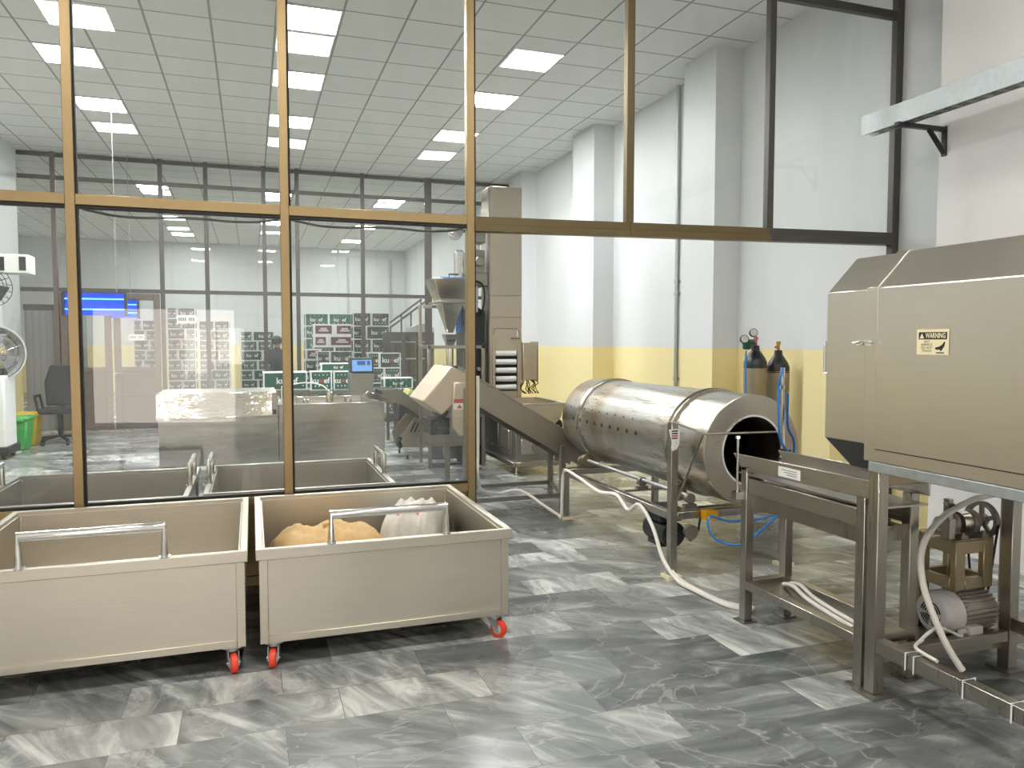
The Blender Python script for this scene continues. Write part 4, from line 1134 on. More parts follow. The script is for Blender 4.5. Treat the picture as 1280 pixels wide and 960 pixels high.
for k in range(9):
    x = EX1 + 0.02 + 0.02 * k
    mb.tube([(x, EY0 + 0.02, 1.03), (x + rnd.uniform(-.04, .04), EY0 - 0.02, 0.99), (x + rnd.uniform(-.06, .06), EY0 + 0.0, 0.92), (EX1 + 0.06 + 0.02 * k + rnd.uniform(-.05, .05), EY0 + 0.02, 0.86)], 0.006, 6, smooth=4)
mb.build('cable_bundle', M['black'], el)
# infeed hopper with sloping tray
mb = MB()
hx0, hx1, hy0, hy1, hz0, hz1 = 2.80, 3.35, 7.92, 8.88, 0.64, 0.82
mb.prism([(hx0, hy0, hz1), (hx1, hy0, hz1), (hx1 - 0.06, hy0, hz0), (hx0, hy0, hz0)], (0, 0.012, 0)).prism([(hx0, hy1, hz1), (hx1, hy1, hz1), (hx1 - 0.06, hy1, hz0), (hx0, hy1, hz0)], (0, -0.012, 0))
mb.prism([(hx1, hy0, hz1), (hx1, hy1, hz1), (hx1 - 0.06, hy1, hz0), (hx1 - 0.06, hy0, hz0)], (-0.012, 0, 0)).box((hx0, hy0, hz0), (hx0 + 0.012, hy1, hz1))
mb.prism([(hx0, hy0, hz0), (hx1 - 0.06, hy0, hz0), (hx1 - 0.25, hy0, hz0 - 0.16), (hx0, hy0, hz0 - 0.16)], (0, hy1 - hy0, 0))
mb.box((hx0 - 0.02, hy0 - 0.025, hz1 - 0.02), (hx1 + 0.025, hy0, hz1)).box((hx1, hy0, hz1 - 0.02), (hx1 + 0.025, hy1, hz1))
mb.build('infeed_hopper', M['steel_warm'], el, 0.003)
MB().cyl((3.28, 8.0, 0.56), (3.28, 8.4, 0.56), 0.07, 20).bar((3.28, 8.1, 0.56), (3.1, 8.1, 0.52), 0.1, 0.1).build('vibrator', M['black_metal'], el)
# base: boxed pan on a rail with levelling feet
mb = MB().prism([(2.78, 8.0, 0.16), (3.24, 8.0, 0.16), (3.24, 8.0, 0.42), (3.10, 8.0, 0.50), (2.78, 8.0, 0.62)], (0, 1.2, 0))
mb.build('base_pan', M['steel_dark'], el, 0.005)
MB().box((2.762, 8.1, 0.22), (2.779, 8.5, 0.56)).box((2.75, 8.16, 0.28), (2.762, 8.42, 0.5)).box((2.765, 8.6, 0.25), (2.779, 9.1, 0.55)).box((2.84, 7.97, 0.24), (3.0, 7.999, 0.42)).build('cover_plate', M['steel'], el, 0.004)
MB().cyl((3.06, 7.95, 0.32), (3.06, 8.0, 0.32), 0.09, 20).build('drive_cover', M['cast'], el)
mb = MB().bar((2.77, 7.98, 0.13), (3.3, 7.98, 0.13), 0.05, 0.05).bar((2.77, 9.22, 0.13), (3.3, 9.22, 0.13), 0.05, 0.05).bar((2.77, 7.98, 0.13), (2.77, 9.22, 0.13), 0.05, 0.05).bar((3.3, 7.98, 0.13), (3.3, 9.22, 0.13), 0.05, 0.05)
mb.bar((3.28, 8.0, 0.155), (3.28, 8.0, 0.56), 0.045, 0.045)
mb.build('base_frame', M['steel_v'], el, 0.003)
for x in (2.79, 3.26):
    for y in (8.0, 9.2):
        MB().cyl((x, y, 0.012), (x, y, 0.11), 0.01, 8).cyl((x, y, 0), (x, y, 0.014), 0.03, 14).build('levelling_foot', M['chrome'], el)
# ---------------------------------------------------------------- packaging machine left of the tower
pk = thing('packaging_machine', (2.05, 9.0, 0), 'upright bagging machine with a steel hopper cone behind the glass', 'machine')
PX, PYc = 1.98, 9.0
def P2(px, py): return at(px, py, Y=PYc)
# square tapering hopper
def frustum(mb, c0, w0, d0, c1, w1, d1, m=0, open_top=False):
    a = [mb.bm.verts.new((c0[0] + sx * w0 / 2, c0[1] + sy * d0 / 2, c0[2])) for sx, sy in ((-1, -1), (1, -1), (1, 1), (-1, 1))]
    b = [mb.bm.verts.new((c1[0] + sx * w1 / 2, c1[1] + sy * d1 / 2, c1[2])) for sx, sy in ((-1, -1), (1, -1), (1, 1), (-1, 1))]
    for i in range(4): mb.face([a[i], a[(i + 1) % 4], b[(i + 1) % 4], b[i]], m)
    mb.face(a[::-1], m)
    if not open_top: mb.face(b, m)
hx = P2(562, 400).x
zt, zm, zb_ = P2(562, 350).z, P2(562, 378).z, P2(562, 416).z
mb = MB()
frustum(mb, (hx, PYc, zm), 0.30, 0.36, (hx, PYc, zt), 0.50, 0.5)
frustum(mb, (hx, PYc, zb_), 0.07, 0.07, (hx, PYc, zm - 0.012), 0.27, 0.3)
mb.build('hopper', M['steel_pol'], pk, 0.004)
MB().box((hx - 0.20, PYc - 0.26, zm - 0.012), (hx + 0.3, PYc + 0.26, zm)).box((hx + 0.2, PYc - 0.2, zm - 0.12), (hx + 0.3, PYc + 0.1, zt - 0.08)).build('hopper_collar', M['steel'], pk, 0.002)
MB().box((hx - 0.16, PYc - 0.2, zt), (hx + 0.24, PYc + 0.2, zt + 0.02)).build('hopper_lid', M['blue_lid'], pk, 0.008)
MB().tube([(hx - 0.03, PYc - 0.1, zt + 0.02), (hx - 0.03, PYc - 0.1, zt + 0.06), (hx + 0.10, PYc - 0.1, zt + 0.06), (hx + 0.10, PYc - 0.1, zt + 0.02)], 0.008, 6).build('lid_handle', M['black'], pk)
mb = MB()
frustum(mb, (hx, PYc, zb_ - 0.16), 0.08, 0.08, (hx, PYc, zb_ - 0.02), 0.16, 0.16)
mb.cyl((hx, PYc, zb_ - 0.40), (hx, PYc, zb_ - 0.16), 0.045, 16)
mb.build('filling_tube', M['steel_pol'], pk)
MB().box((hx - 0.09, PYc - 0.1, zb_ - 0.48), (hx + 0.09, PYc + 0.1, zb_ - 0.40)).build('bag_former', M['black_metal'], pk, 0.006)
mb = MB()
for (x, y) in ((hx - 0.30, 9.3), (hx + 0.36, 9.3), (hx + 0.36, 8.8), (hx - 0.30, 8.8)):
    mb.box((x - 0.02, y - 0.02, 0), (x + 0.02, y + 0.02, zb_ - 0.15 if y < 9 else zm - 0.02))
for y in (8.8, 9.3):
    mb.box((hx - 0.32, y - 0.02, zb_ - 0.19), (hx + 0.38, y + 0.02, zb_ - 0.15)).box((hx - 0.28, y - 0.02, 0.6), (hx + 0.34, y + 0.02, 0.64))
for x in (hx - 0.30, hx + 0.36): mb.box((x - 0.02, 8.82, zb_ - 0.19), (x + 0.02, 9.28, zb_ - 0.15))
mb.box((hx - 0.26, 9.28, zm - 0.06), (hx + 0.34, 9.32, zm - 0.02)).box((hx - 0.1, 9.1, zm - 0.05), (hx + 0.1, 9.3, zm - 0.012))
mb.box((hx + 0.1, PYc - 0.03, zb_ - 0.46), (hx + 0.34, PYc + 0.03, zb_ - 0.42)).box((hx + 0.30, PYc - 0.19, zb_ - 0.46), (hx + 0.34, PYc + 0.29, zb_ - 0.42))
mb.build('frame', M['steel_v'], pk, 0.003)
MB().box((hx - 0.28, 8.84, 0.25), (hx + 0.34, 9.26, 0.95)).build('lower_cabinet', M['steel_dark'], pk, 0.008)
MB().box((2.44, 8.9, 0.0), (2.70, 9.3, 1.72)).box((2.47, 8.88, 0.3), (2.67, 8.9, 1.5)).build('control_cabinet', M['black_metal'], pk, 0.006)
MB().prism([(2.44, 8.9, 1.72), (2.70, 8.9, 1.72), (2.70, 8.9, 1.86), (2.57, 8.9, 1.96), (2.44, 8.9, 1.90)], (0, 0.4, 0)).build('cabinet_hood', M['black_metal'], pk)
MB().cyl((2.56, 9.08, 1.9), (2.56, 9.08, 2.18), 0.03, 12).cyl((2.66, 9.18, 1.72), (2.66, 9.18, 2.18), 0.035, 12).build('mast', M['steel'], pk)
MB().cyl((2.40, 9.02, 1.76), (2.40, 9.02, 1.92), 0.045, 16).cyl((2.40, 9.02, 1.62), (2.40, 9.02, 1.76), 0.035, 12).box((2.30, 9.02, 1.9), (2.46, 9.1, 1.94)).build('blue_filter_bowl', M['blue_lid'], pk)
mb = MB().box((2.46, 8.85, 2.18), (2.72, 9.25, 2.34)).box((2.52, 8.9, 2.34), (2.70, 9.2, 2.62)).box((2.54, 8.86, 2.70), (2.70, 9.2, 2.95)).cyl((2.62, 8.82, 2.48), (2.62, 8.9, 2.48), 0.06, 16)
mb.build('weigher_head', M['steel_dark'], pk, 0.008)
mb = MB().cyl((2.39, 8.95, 2.26), (2.39, 8.95, 2.58), 0.06, 20).lathe((2.39, 8.95, 2.58), (0, 0, 1), [(0, 0.06), (0.03, 0.04), (0.04, 0)], 20, cap=False).bar((2.39, 8.95, 2.3), (2.5, 8.98, 2.3), 0.05, 0.05).cyl((2.62, 9.0, 2.62), (2.62, 9.0, 2.70), 0.04, 12)
mb.build('dust_tube', M['steel_pol'], pk)
MB().tube([(2.5, 8.86, 2.25), (2.64, 8.82, 2.2), (2.68, 8.86, 2.02), (2.64, 8.88, 1.8)], 0.012, 6, smooth=5).tube([(2.5, 8.87, 2.0), (2.6, 8.8, 1.9), (2.68, 8.84, 1.88)], 0.008, 6, smooth=5).build('air_line', M['black'], pk)
fa = thing('wall_fan', (2.36, 9.05, 2.86), 'caged fan high behind the glass next to the tower', 'fan')
def cage(t, c, ax, r, matname, blade='grey_p', rings=(0.35, 0.7, 1.0), n=18):
    c, ax = Vector(c), Vector(ax).normalized()
    tt = Vector((0, 0, 1)) if abs(ax.z) < 0.9 else Vector((1, 0, 0))
    e1 = ax.cross(tt).normalized(); e2 = ax.cross(e1)
    mb = MB()
    for s in (-1, 1):
        for f in rings:
            h = s * 0.07 * (1 - f * f) if f < 1 else 0
            mb.tube([c + ax * h + (e1 * math.cos(2 * math.pi * k / 28) + e2 * math.sin(2 * math.pi * k / 28)) * r * f for k in range(29)], 0.005, 5)
        for k in range(n):
            dd = e1 * math.cos(2 * math.pi * k / n) + e2 * math.sin(2 * math.pi * k / n)
            mb.tube([c + ax * (s * 0.07 * (1 - f * f)) + dd * (r * f) for f in (0.1, 0.5, 0.8, 1.0)], 0.003, 4)
    mb.build('cage', M[matname], t)
    mb = MB().cyl(c - ax * 0.05, c + ax * 0.04, r * 0.16, 14)
    for k in range(3):
        a = 2 * math.pi * k / 3
        d0 = e1 * math.cos(a) + e2 * math.sin(a); d1 = e1 * math.cos(a + 0.9) + e2 * math.sin(a + 0.9)
        mb.prism([c + d0 * r * 0.12, c + d0 * r * 0.85 - ax * 0.02, c + d1 * r * 0.85 + ax * 0.02, c + d1 * r * 0.12], ax * 0.004)
    mb.build('blade', M[blade], t)
cage(fa, (2.36, 9.0, 2.86), (-0.8, -0.6, 0), 0.12, 'steel_v')
MB().bar((2.36, 9.05, 2.86), (2.56, 9.1, 2.86), 0.03, 0.03).build('bracket', M['black_metal'], fa)

# ---------------------------------------------------------------- wide steel packing bench in the middle room
bn = thing('packing_bench', (0.25, 8.8, 0), 'long low stainless bench with polished splash panel on casters', 'bench')
BY0, BY1 = 8.32, 9.20
mb = MB().box((0.26, BY0, 0.24), (1.37, BY1, 0.84)).box((0.25, BY0 - 0.012, 0.835), (1.385, BY1, 0.85))
mb.build('tank_body', M['bench'], bn, 0.003)
MB().box((-0.90, BY0 + 0.02, 0.24), (0.255, BY1, 0.715)).build('bench_body', M['bench'], bn, 0.003)
MB().prism([(-0.92, BY0, 0.735), (-0.92, BY0 + 0.06, 0.98), (-0.92, BY0 + 0.09, 0.98), (-0.92, BY0 + 0.09, 0.735)], (1.16, 0, 0)).box((-0.92, BY0 - 0.01, 0.715), (0.24, BY0 + 0.12, 0.735)).build('splash_panel', M['mirror_sheet'], bn, 0.003)
MB().box((-0.92, BY0 + 0.09, 0.955), (0.24, BY1, 0.98)).box((-0.9, BY1 - 0.03, 0.72), (0.24, BY1, 0.955)).build('worktop', M['steel'], bn, 0.003)
for x in (-0.84, 0.3, 1.31):
    for y in (BY0 + 0.07, BY1 - 0.07):
        l = MB().box((x - 0.025, y - 0.025, 0.10), (x + 0.025, y + 0.025, 0.24)).build('leg', M['steel_v'], bn)
        MB().cyl((x - 0.016, y + 0.01, 0.05), (x + 0.016, y + 0.01, 0.05), 0.05, 18).box((x - 0.022, y - 0.02, 0.06), (x + 0.022, y + 0.03, 0.1)).build('caster', M['black'], l)
MB().box((0.19, BY0 - 0.02, 0.72), (0.25, BY0 + 0.02, 0.98)).box((0.20, BY0 - 0.024, 0.75), (0.235, BY0 - 0.019, 0.80), 1).build('switch_post', [M['steel_v'], M['black']], bn)
mb = MB().cyl((0.80, 8.5, 0.85), (0.80, 8.5, 0.96), 0.035, 14).bar((0.45, 8.6, 0.88), (1.15, 8.6, 0.88), 0.12, 0.06).cyl((0.55, 8.45, 0.85), (0.55, 8.45, 0.89), 0.03, 12).cyl((1.0, 8.45, 0.85), (1.0, 8.45, 0.89), 0.03, 12)
mb.prism([(1.12, 8.40, 0.90), (1.20, 8.40, 0.965), (1.42, 8.40, 0.88), (1.36, 8.40, 0.85)], (0, 0.14, 0))
mb.build('fittings', M['steel_pol'], bn, 0.003)
MB().tube([(0.3, 8.6, 1.02), (0.55, 8.6, 1.06), (0.72, 8.55, 1.03), (0.80, 8.5, 0.96)], 0.008, 6, smooth=5).tube([(0.3, 8.6, 1.02), (0.3, 8.6, 0.85)], 0.008, 6).build('air_pipe', M['white'], bn)
pr = thing('coding_printer', (1.13, 8.95, 0.85), 'grey date coding printer with a lit blue screen on the bench', 'printer')
c0, c1 = at(438, 490, Y=8.9), at(467, 466, Y=8.9)
MB().box((c0.x, 8.9, 0.85), (c1.x, 9.14, c1.z)).build('printer_body', M['steel_dark'], pr, 0.008)
s0, s1 = at(438, 466, Y=8.9), at(467, 447, Y=8.9)
MB().prism([(s0.x, 8.89, s0.z), (s0.x, 8.93, s1.z), (s0.x, 9.1, s1.z), (s0.x, 9.1, s0.z)], (s1.x - s0.x, 0, 0)).build('printer_head', M['black'], pr, 0.008)
zz = lambda f: s0.z + (s1.z - s0.z) * f
yy = lambda f: 8.89 + 0.04 * f - 0.003
mb = MB()
def scr(u0, u1, f0, f1, m, e=0.0):
    X = lambda u: s0.x + (s1.x - s0.x) * u
    mb.poly([(X(u0), yy(f0) - e, zz(f0)), (X(u1), yy(f0) - e, zz(f0)), (X(u1), yy(f1) - e, zz(f1)), (X(u0), yy(f1) - e, zz(f1))], m)
scr(0.08, 0.92, 0.10, 0.85, 0); scr(0.30, 0.65, 0.50, 0.78, 1, 0.001); scr(0.72, 0.86, 0.50, 0.78, 1, 0.001)
mb.build('screen', [M['screen'], M['screen_dark']], pr)

# take-off conveyor running down from the bench
to = thing('takeoff_conveyor', (1.9, 9.4, 0), 'low inclined take-off conveyor with solid steel sides behind the bench', 'conveyor')
TP = lambda px, py: at(px, py, Y=9.6)
arm = [TP(478, 487), TP(500, 487), TP(561, 527), TP(557, 537), TP(505, 506), TP(478, 501)]
pan = [TP(500, 546), TP(519, 522), TP(557, 537), TP(557, 559), TP(504, 559)]
for y in (9.6, 10.2):
    MB().prism([(p.x, y, p.z) for p in arm], (0, 0.025, 0)).build('side_rail', M['steel_v'], to)
    MB().prism([(p.x, y, p.z) for p in pan], (0, 0.025, 0)).build('side_plate', M['steel_warm'], to)
MB().prism([(arm[i].x, 9.625, arm[i].z - d_) for i, d_ in ((0, 0.02), (1, 0.02), (2, 0.02), (2, 0.06), (1, 0.06), (0, 0.06))], (0, 0.575, 0)).build('belt', M['black_metal'], to)
for k in range(3):
    p0, p1 = TP(513 + 5 * k, 540), TP(519 + 5 * k, 528)
    MB().bar((p0.x, 9.596, p0.z), (p1.x, 9.596, p1.z), 0.02, 0.008, up=(0, 1, 0)).build('slot', M['black'], to)
MB().tube([TP(500, 546) + Vector((0, -0.02, 0)), TP(497, 553) + Vector((0, -0.03, 0)), TP(501, 560) + Vector((0, -0.02, 0.01))], 0.03, 8).build('edge_guard', M['black'], to)
for x in (pan[4].x + 0.06, pan[3].x - 0.06):
    for y in (9.62, 10.2): MB().cyl((x - 0.012, y, 0.03), (x + 0.012, y, 0.03), 0.03, 12).build('caster', M['black'], to)
MB().box((2.17, 9.5, 0.0), (2.32, 9.58, 0.32)).box((2.34, 9.5, 0.0), (2.52, 9.58, 0.20)).build('junction_box', M['grey_p'], to, 0.006)
pjk = thing('stapler_unit', (1.95, 10.9, 0), 'pale yellow covered carton sealer standing before the far glass', 'machine')
a, b = at(498, 505, Y=11.0), at(525, 487, Y=11.0)
MB().prism([(a.x, 11.0, a.z), (b.x, 11.0, a.z), (b.x - 0.03, 11.0, b.z - 0.03), (b.x - 0.12, 11.0, b.z), (a.x + 0.16, 11.0, b.z), (a.x + 0.12, 11.0, a.z + 0.1)], (0, 0.4, 0)).build('cover', plain('pale_yellow_paint', srgb(190, 185, 120), 0.5), pjk, 0.008)
MB().box((a.x, 11.0, 0), (b.x, 11.4, a.z)).build('base_cabinet', M['black_metal'], pjk, 0.006)
MB().box((b.x - 0.14, 10.99, a.z + 0.10), (b.x - 0.05, 11.0, a.z + 0.15)).cyl((a.x + 0.10, 10.985, a.z + 0.08), (a.x + 0.10, 11.0, a.z + 0.08), 0.02, 10).build('control_panel', M['black'], pjk)

# ---------------------------------------------------------------- left side of the middle room
ac = thing('air_cooler', (-2.98, 11.4, 0), 'white mobile air cooler with a round fan at the left edge', 'air cooler')
MB().box((-3.5, 11.2, 0.14), (-2.98, 11.7, 1.08)).build('tank', M['white'], ac, 0.03, seg=3)
MB().box((-3.52, 11.18, 0.06), (-2.95, 11.72, 0.17)).build('base', M['black'], ac, 0.01)
for x in (-3.45, -3.02):
    for y in (11.25, 11.65): MB().cyl((x - 0.015, y, 0.035), (x + 0.015, y, 0.035), 0.035, 14).build('caster', M['black'], ac)
MB().lathe((-3.12, 11.35, 1.36), (0.55, -0.8, 0), [(-0.14, 0.20), (-0.10, 0.33), (0.06, 0.36), (0.06, 0.34), (-0.02, 0.30)], 32, cap=False).build('fan_shroud', M['grille'], ac)
cage(ac, (-3.09, 11.30, 1.36), (0.55, -0.8, 0), 0.335, 'chrome')
MB().box((-3.3, 11.3, 1.08), (-3.0, 11.6, 1.16)).bar((-3.15, 11.45, 1.1), (-3.15, 11.45, 1.36), 0.1, 0.1).build('fan_mount', M['black_metal'], ac)
wf = thing('wall_fan', (-3.3, 12.0, 2.2), 'dark caged fan below a white box at the left edge', 'fan')
cage(wf, (-3.22, 11.6, 2.26), (0.7, -0.7, 0.25), 0.30, 'black_metal', 'black')
MB().tube([(-3.22, 11.62, 2.24), (-3.2, 11.72, 1.9), (-3.2, 11.72, 1.16)], 0.02, 8).build('fan_pole', M['grey_p'], wf)
wb = thing('switch_box', (-3.2, 11.6, 2.6), 'white slotted box above the caged fan at the left edge', 'box')
a, b = at(-22, 340, Y=11.75), at(35, 318, Y=11.75)
MB().box((a.x, 11.75, a.z), (b.x, 12.1, b.z)).build('casing', M['white'], wb, 0.006)
for px in ((-2, 5), (24, 32)):
    a, b = at(px[0], 338, Y=11.75), at(px[1], 321, Y=11.75)
    MB().box((a.x, 11.744, a.z), (b.x, 11.7495, b.z)).build('vent_slot', M['black'], wb)
MB().cyl((-3.55, 11.93, 2.66), (-4.4, 11.93, 2.66), 0.02, 8).build('arm', M['black_metal'], wb)


def make_bin(x, y, mat, label, h=0.42):
    t = thing('pedal_bin', (x, y, 0), label, 'waste bin', 'waste bins by the wall')
    mb = MB(); frustum(mb, (x, y, 0), 0.30, 0.30, (x, y, h), 0.38, 0.38)
    mb.build('bin_body', mat, t, 0.02)
    MB().box((x - 0.205, y - 0.205, h), (x + 0.205, y + 0.205, h + 0.05)).box((x - 0.15, y - 0.225, h - 0.02), (x + 0.15, y - 0.19, h + 0.03)).build('lid', mat, t, 0.015)
    return t


make_bin(-3.14, 12.25, M['green_bin'], 'green plastic waste bin beside the air cooler')
make_bin(-3.16, 12.85, M['yellow'], 'yellow plastic waste bin behind the green one')

cu = thing('strip_curtain', (-3.3, YF + 0.08, 0), 'grey hanging strip curtain left of the brown double door', 'curtain')
mb = MB().bar((-3.54, YF + 0.09, 2.08), (-2.62, YF + 0.09, 2.08), 0.05, 0.1)
mb.build('curtain_rail', M['dark_frame'], cu)
mb = MB()
for k in range(9):
    x = -3.53 + k * 0.1
    mb.prism([(x, YF + 0.075, 0.03), (x + 0.05, YF + 0.065, 0.03), (x + 0.105, YF + 0.08, 0.03), (x + 0.105, YF + 0.083, 0.03), (x + 0.05, YF + 0.069, 0.03), (x, YF + 0.078, 0.03)], (0, 0, 2.02))
mb.build('strips', M['curtain'], cu)

ch = thing('office_chair', (-2.68, 12.7, 0), 'black wheeled office chair before the brown double door', 'chair')
MB().box((-2.93, 12.5, 0.46), (-2.45, 12.96, 0.54)).build('seat', M['charcoal'], ch, 0.03, seg=3)
MB().prism([(-2.91, 12.93, 0.56), (-2.47, 12.93, 0.56), (-2.44, 12.97, 0.9), (-2.52, 12.99, 1.16), (-2.86, 12.99, 1.16), (-2.94, 12.97, 0.9)], (0, 0.06, 0)).build('backrest', M['charcoal'], ch, 0.02, seg=2)
for s in (-1, 1):
    MB().tube([(-2.69 + s * 0.25, 12.9, 0.50), (-2.69 + s * 0.29, 12.88, 0.72), (-2.69 + s * 0.29, 12.6, 0.72), (-2.69 + s * 0.25, 12.6, 0.50)], 0.018, 8).build('armrest', M['black'], ch)
MB().cyl((-2.69, 12.73, 0.12), (-2.69, 12.73, 0.46), 0.03, 12).bar((-2.69, 12.85, 0.48), (-2.69, 12.98, 0.6), 0.06, 0.02).build('gas_column', M['black'], ch)
for k in range(5):
    a = 2 * math.pi * k / 5 + 0.2
    e_ = Vector((-2.69 + 0.28 * math.cos(a), 12.73 + 0.28 * math.sin(a), 0.09))
    MB().bar((-2.69, 12.73, 0.13), e_, 0.04, 0.03).cyl(e_ + Vector((0, 0, -0.06)) + Vector((-0.015 * math.sin(a), 0.015 * math.cos(a), 0)), e_ + Vector((0, 0, -0.06)) - Vector((-0.015 * math.sin(a), 0.015 * math.cos(a), 0)), 0.03, 12).build('base_arm', M['black'], ch)

# blue-lit insect killer, and a second built for its reflection
def insect_killer(x, y, z, w, label):
    t = thing('insect_killer', (x, y, z), label, 'insect killer', 'blue lit insect killers')
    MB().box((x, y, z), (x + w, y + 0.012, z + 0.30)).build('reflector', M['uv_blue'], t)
    mb = MB().box((x - 0.03, y - 0.09, z - 0.01), (x, y + 0.03, z + 0.31)).box((x + w, y - 0.09, z - 0.01), (x + w + 0.03, y + 0.03, z + 0.31)).box((x, y - 0.09, z + 0.30), (x + w, y + 0.03, z + 0.315))
    mb.build('housing', M['black_metal'], t)
    for k in range(2):
        MB().cyl((x, y - 0.04, z + 0.08 + 0.14 * k), (x + w, y - 0.04, z + 0.08 + 0.14 * k), 0.011, 10).build('tube_lamp', M['uv'], t)
    mb = MB()
    for cx in (x + 0.1, x + w - 0.1): mb.cyl((cx, y - 0.02, z + 0.315), (cx, y - 0.02, CZ), 0.004, 6)
    mb.build('hanging_wire', M['grey_p'], t)


a = at(82, 392, Y=11.6)
insect_killer(a.x, 11.6, a.z - 0.02, 0.72, 'blue lit insect killer hanging left, nearer the camera')
a = at(139, 397, Y=14.25)  # second unit stands in for the first one's reflection in the far glass
insect_killer(a.x, 14.28, a.z, 0.40, 'blue reflection of the insect killer, built as second unit before the brown door')

# paper signs on the far glass
for (px0, py0, px1, py1, lb, mk) in ((161, 418, 180, 425, 'small white sign stuck on the brown door glass', 'ink_soft'), (221, 394, 245, 404, 'white sign with green lettering on far glass before cartons', 'carton_green')):
    a, b = at(px0, py1, Y=YF - 0.04), at(px1, py0, Y=YF - 0.04)
    mb = MB().box((a.x, YF - 0.008, a.z), (b.x, YF - 0.004, b.z), 0)
    n = 8; w = (b.x - a.x) * 0.86 / n
    for k in range(n):
        if k == 4: continue
        x = a.x + (b.x - a.x) * 0.07 + w * k
        mb.box((x, YF - 0.0095, a.z + (b.z - a.z) * 0.28), (x + w * 0.75, YF - 0.008, b.z - (b.z - a.z) * 0.28), 1)
    tag(mb.build('paper_sign', [M['paper'], M[mk]]), lb, 'sign')

# ---------------------------------------------------------------- cartons in the storeroom
def carton_mesh(name, w, h, d, style, wide):
    """origin at the bottom centre of the front face (front looks to -Y)"""
    mb = MB().box((-w / 2, 0, 0), (w / 2, d, h), 0)
    bx, bz = 0.02 + 0.03 * (style == 'maroon'), 0.012 + 0.022 * (style == 'maroon')
    e = 0.0015
    mb.box((-w / 2 + bx, -e, bz), (w / 2 - bx, 0.0005, h - bz), 1)
    for s in (-1, 1):
        x = s * w / 2
        mb.box((min(x, x + s * e), 0.04, 0.03), (max(x, x + s * e), d - 0.04, h - 0.03), 1)
    fw = lambda x, z: face_mat(Vector((x, -e - 0.0008, z)), (1, 0, 0), (0, 0, 1))
    if style == 'maroon':
        for k, (ww, zz_) in enumerate(((0.30, 0.60), (0.46, 0.42))):
            n = 5 + 3 * k
            for j in range(n):
                c = (-ww / 2 + ww * (j + 0.5) / n) * w
                mb.poly([(c - ww * w / n * 0.36, -e - 0.0008, h * zz_ - 0.07 * h), (c + ww * w / n * 0.36, -e - 0.0008, h * zz_ - 0.07 * h), (c + ww * w / n * 0.36, -e - 0.0008, h * zz_ + 0.07 * h), (c - ww * w / n * 0.36, -e - 0.0008, h * zz_ + 0.07 * h)], 2)
    else:
        sz = h * (0.50 if wide else 0.42)
        cx = 0.06 * w if wide else 0
        zc = h * 0.5
        mb.mesh(text_mesh('ku', 1.0, 0.02, 'RIGHT'), fw(cx - sz * 0.30, zc) @ Matrix.Diagonal((sz, sz, 1, 1)), 2)
        mb.mesh(text_mesh('ef', 1.0, 0.02, 'LEFT'), fw(cx + sz * 0.30, zc) @ Matrix.Diagonal((sz, sz, 1, 1)), 2)
        for s in (-1, 1):       # red leaf-like mark between the letters
            mb.poly([(cx + sz * (0.02 * s), -e - 0.0008, zc - sz * 0.28), (cx + sz * (0.20 * s), -e - 0.0008, zc - sz * 0.02), (cx + sz * (0.22 * s), -e - 0.0008, zc + sz * 0.25), (cx + sz * (0.06 * s), -e - 0.0008, zc + sz * 0.12)][::s], 3)
        if wide:
            mb.mesh(text_mesh('o', 1.0, 0.06), fw(w * 0.40, h * 0.24) @ Matrix.Diagonal((sz * 0.35, sz * 0.22, 1, 1)), 2)
        else:
            for j in range(4):
                x = (-0.27 + 0.18 * j) * w
                mb.poly([(x - 0.008, -e - 0.0008, h * 0.18), (x + 0.008, -e - 0.0008, h * 0.18), (x + 0.008, -e - 0.0008, h * 0.26), (x - 0.008, -e - 0.0008, h * 0.26)], 2)
                mb.poly([(x - 0.006, -e - 0.0008, h * 0.78), (x + 0.006, -e - 0.0008, h * 0.78), (x + 0.006, -e - 0.0008, h * 0.84), (x - 0.006, -e - 0.0008, h * 0.84)], 2)
    bm = mb.bm
    me = bpy.data.meshes.new(name)
    bm.to_mesh(me); bm.free()
    for mt_ in (M['carton_white'], M[{'green': 'carton_green', 'dark': 'carton_dark', 'maroon': 'carton_maroon'}[style]], M['carton_white'], M['carton_red']): me.materials.append(mt_)
    return me


_cm = {}
ORD = ['top', 'second', 'third', 'fourth', 'fifth', 'sixth', 'seventh', 'eighth', 'ninth', 'tenth', 'eleventh', 'twelfth']


def carton(x, y, z, w, h, d, style, wide, label, group):
    k = (round(w, 2), round(h, 2), d, style, wide)
    if k not in _cm: _cm[k] = carton_mesh('carton', w, h, d, style, wide)
    o = bpy.data.objects.new('carton', _cm[k])
    COL.objects.link(o)
    o.location = (x, y, z)
    return tag(o, label, 'carton', group)


def pallet(x0, x1, y, d, where):
    t = thing('pallet', ((x0 + x1) / 2, y, 0), 'wooden pallet under ' + where, 'pallet', 'pallets under the carton stacks')
    mb = MB(); n = 6
    for k in range(n):
        a = y + d * k / n
        mb.box((x0, a, 0.105), (x1, a + d / n * 0.75, 0.125))
    mb.build('deck_boards', M['wood'], t)
    mb = MB()
    for x in (x0, (x0 + x1) / 2 - 0.04, x1 - 0.08): mb.box((x, y, 0), (x + 0.08, y + d * 0.95, 0.105))
    mb.build('stringers', M['wood'], t)


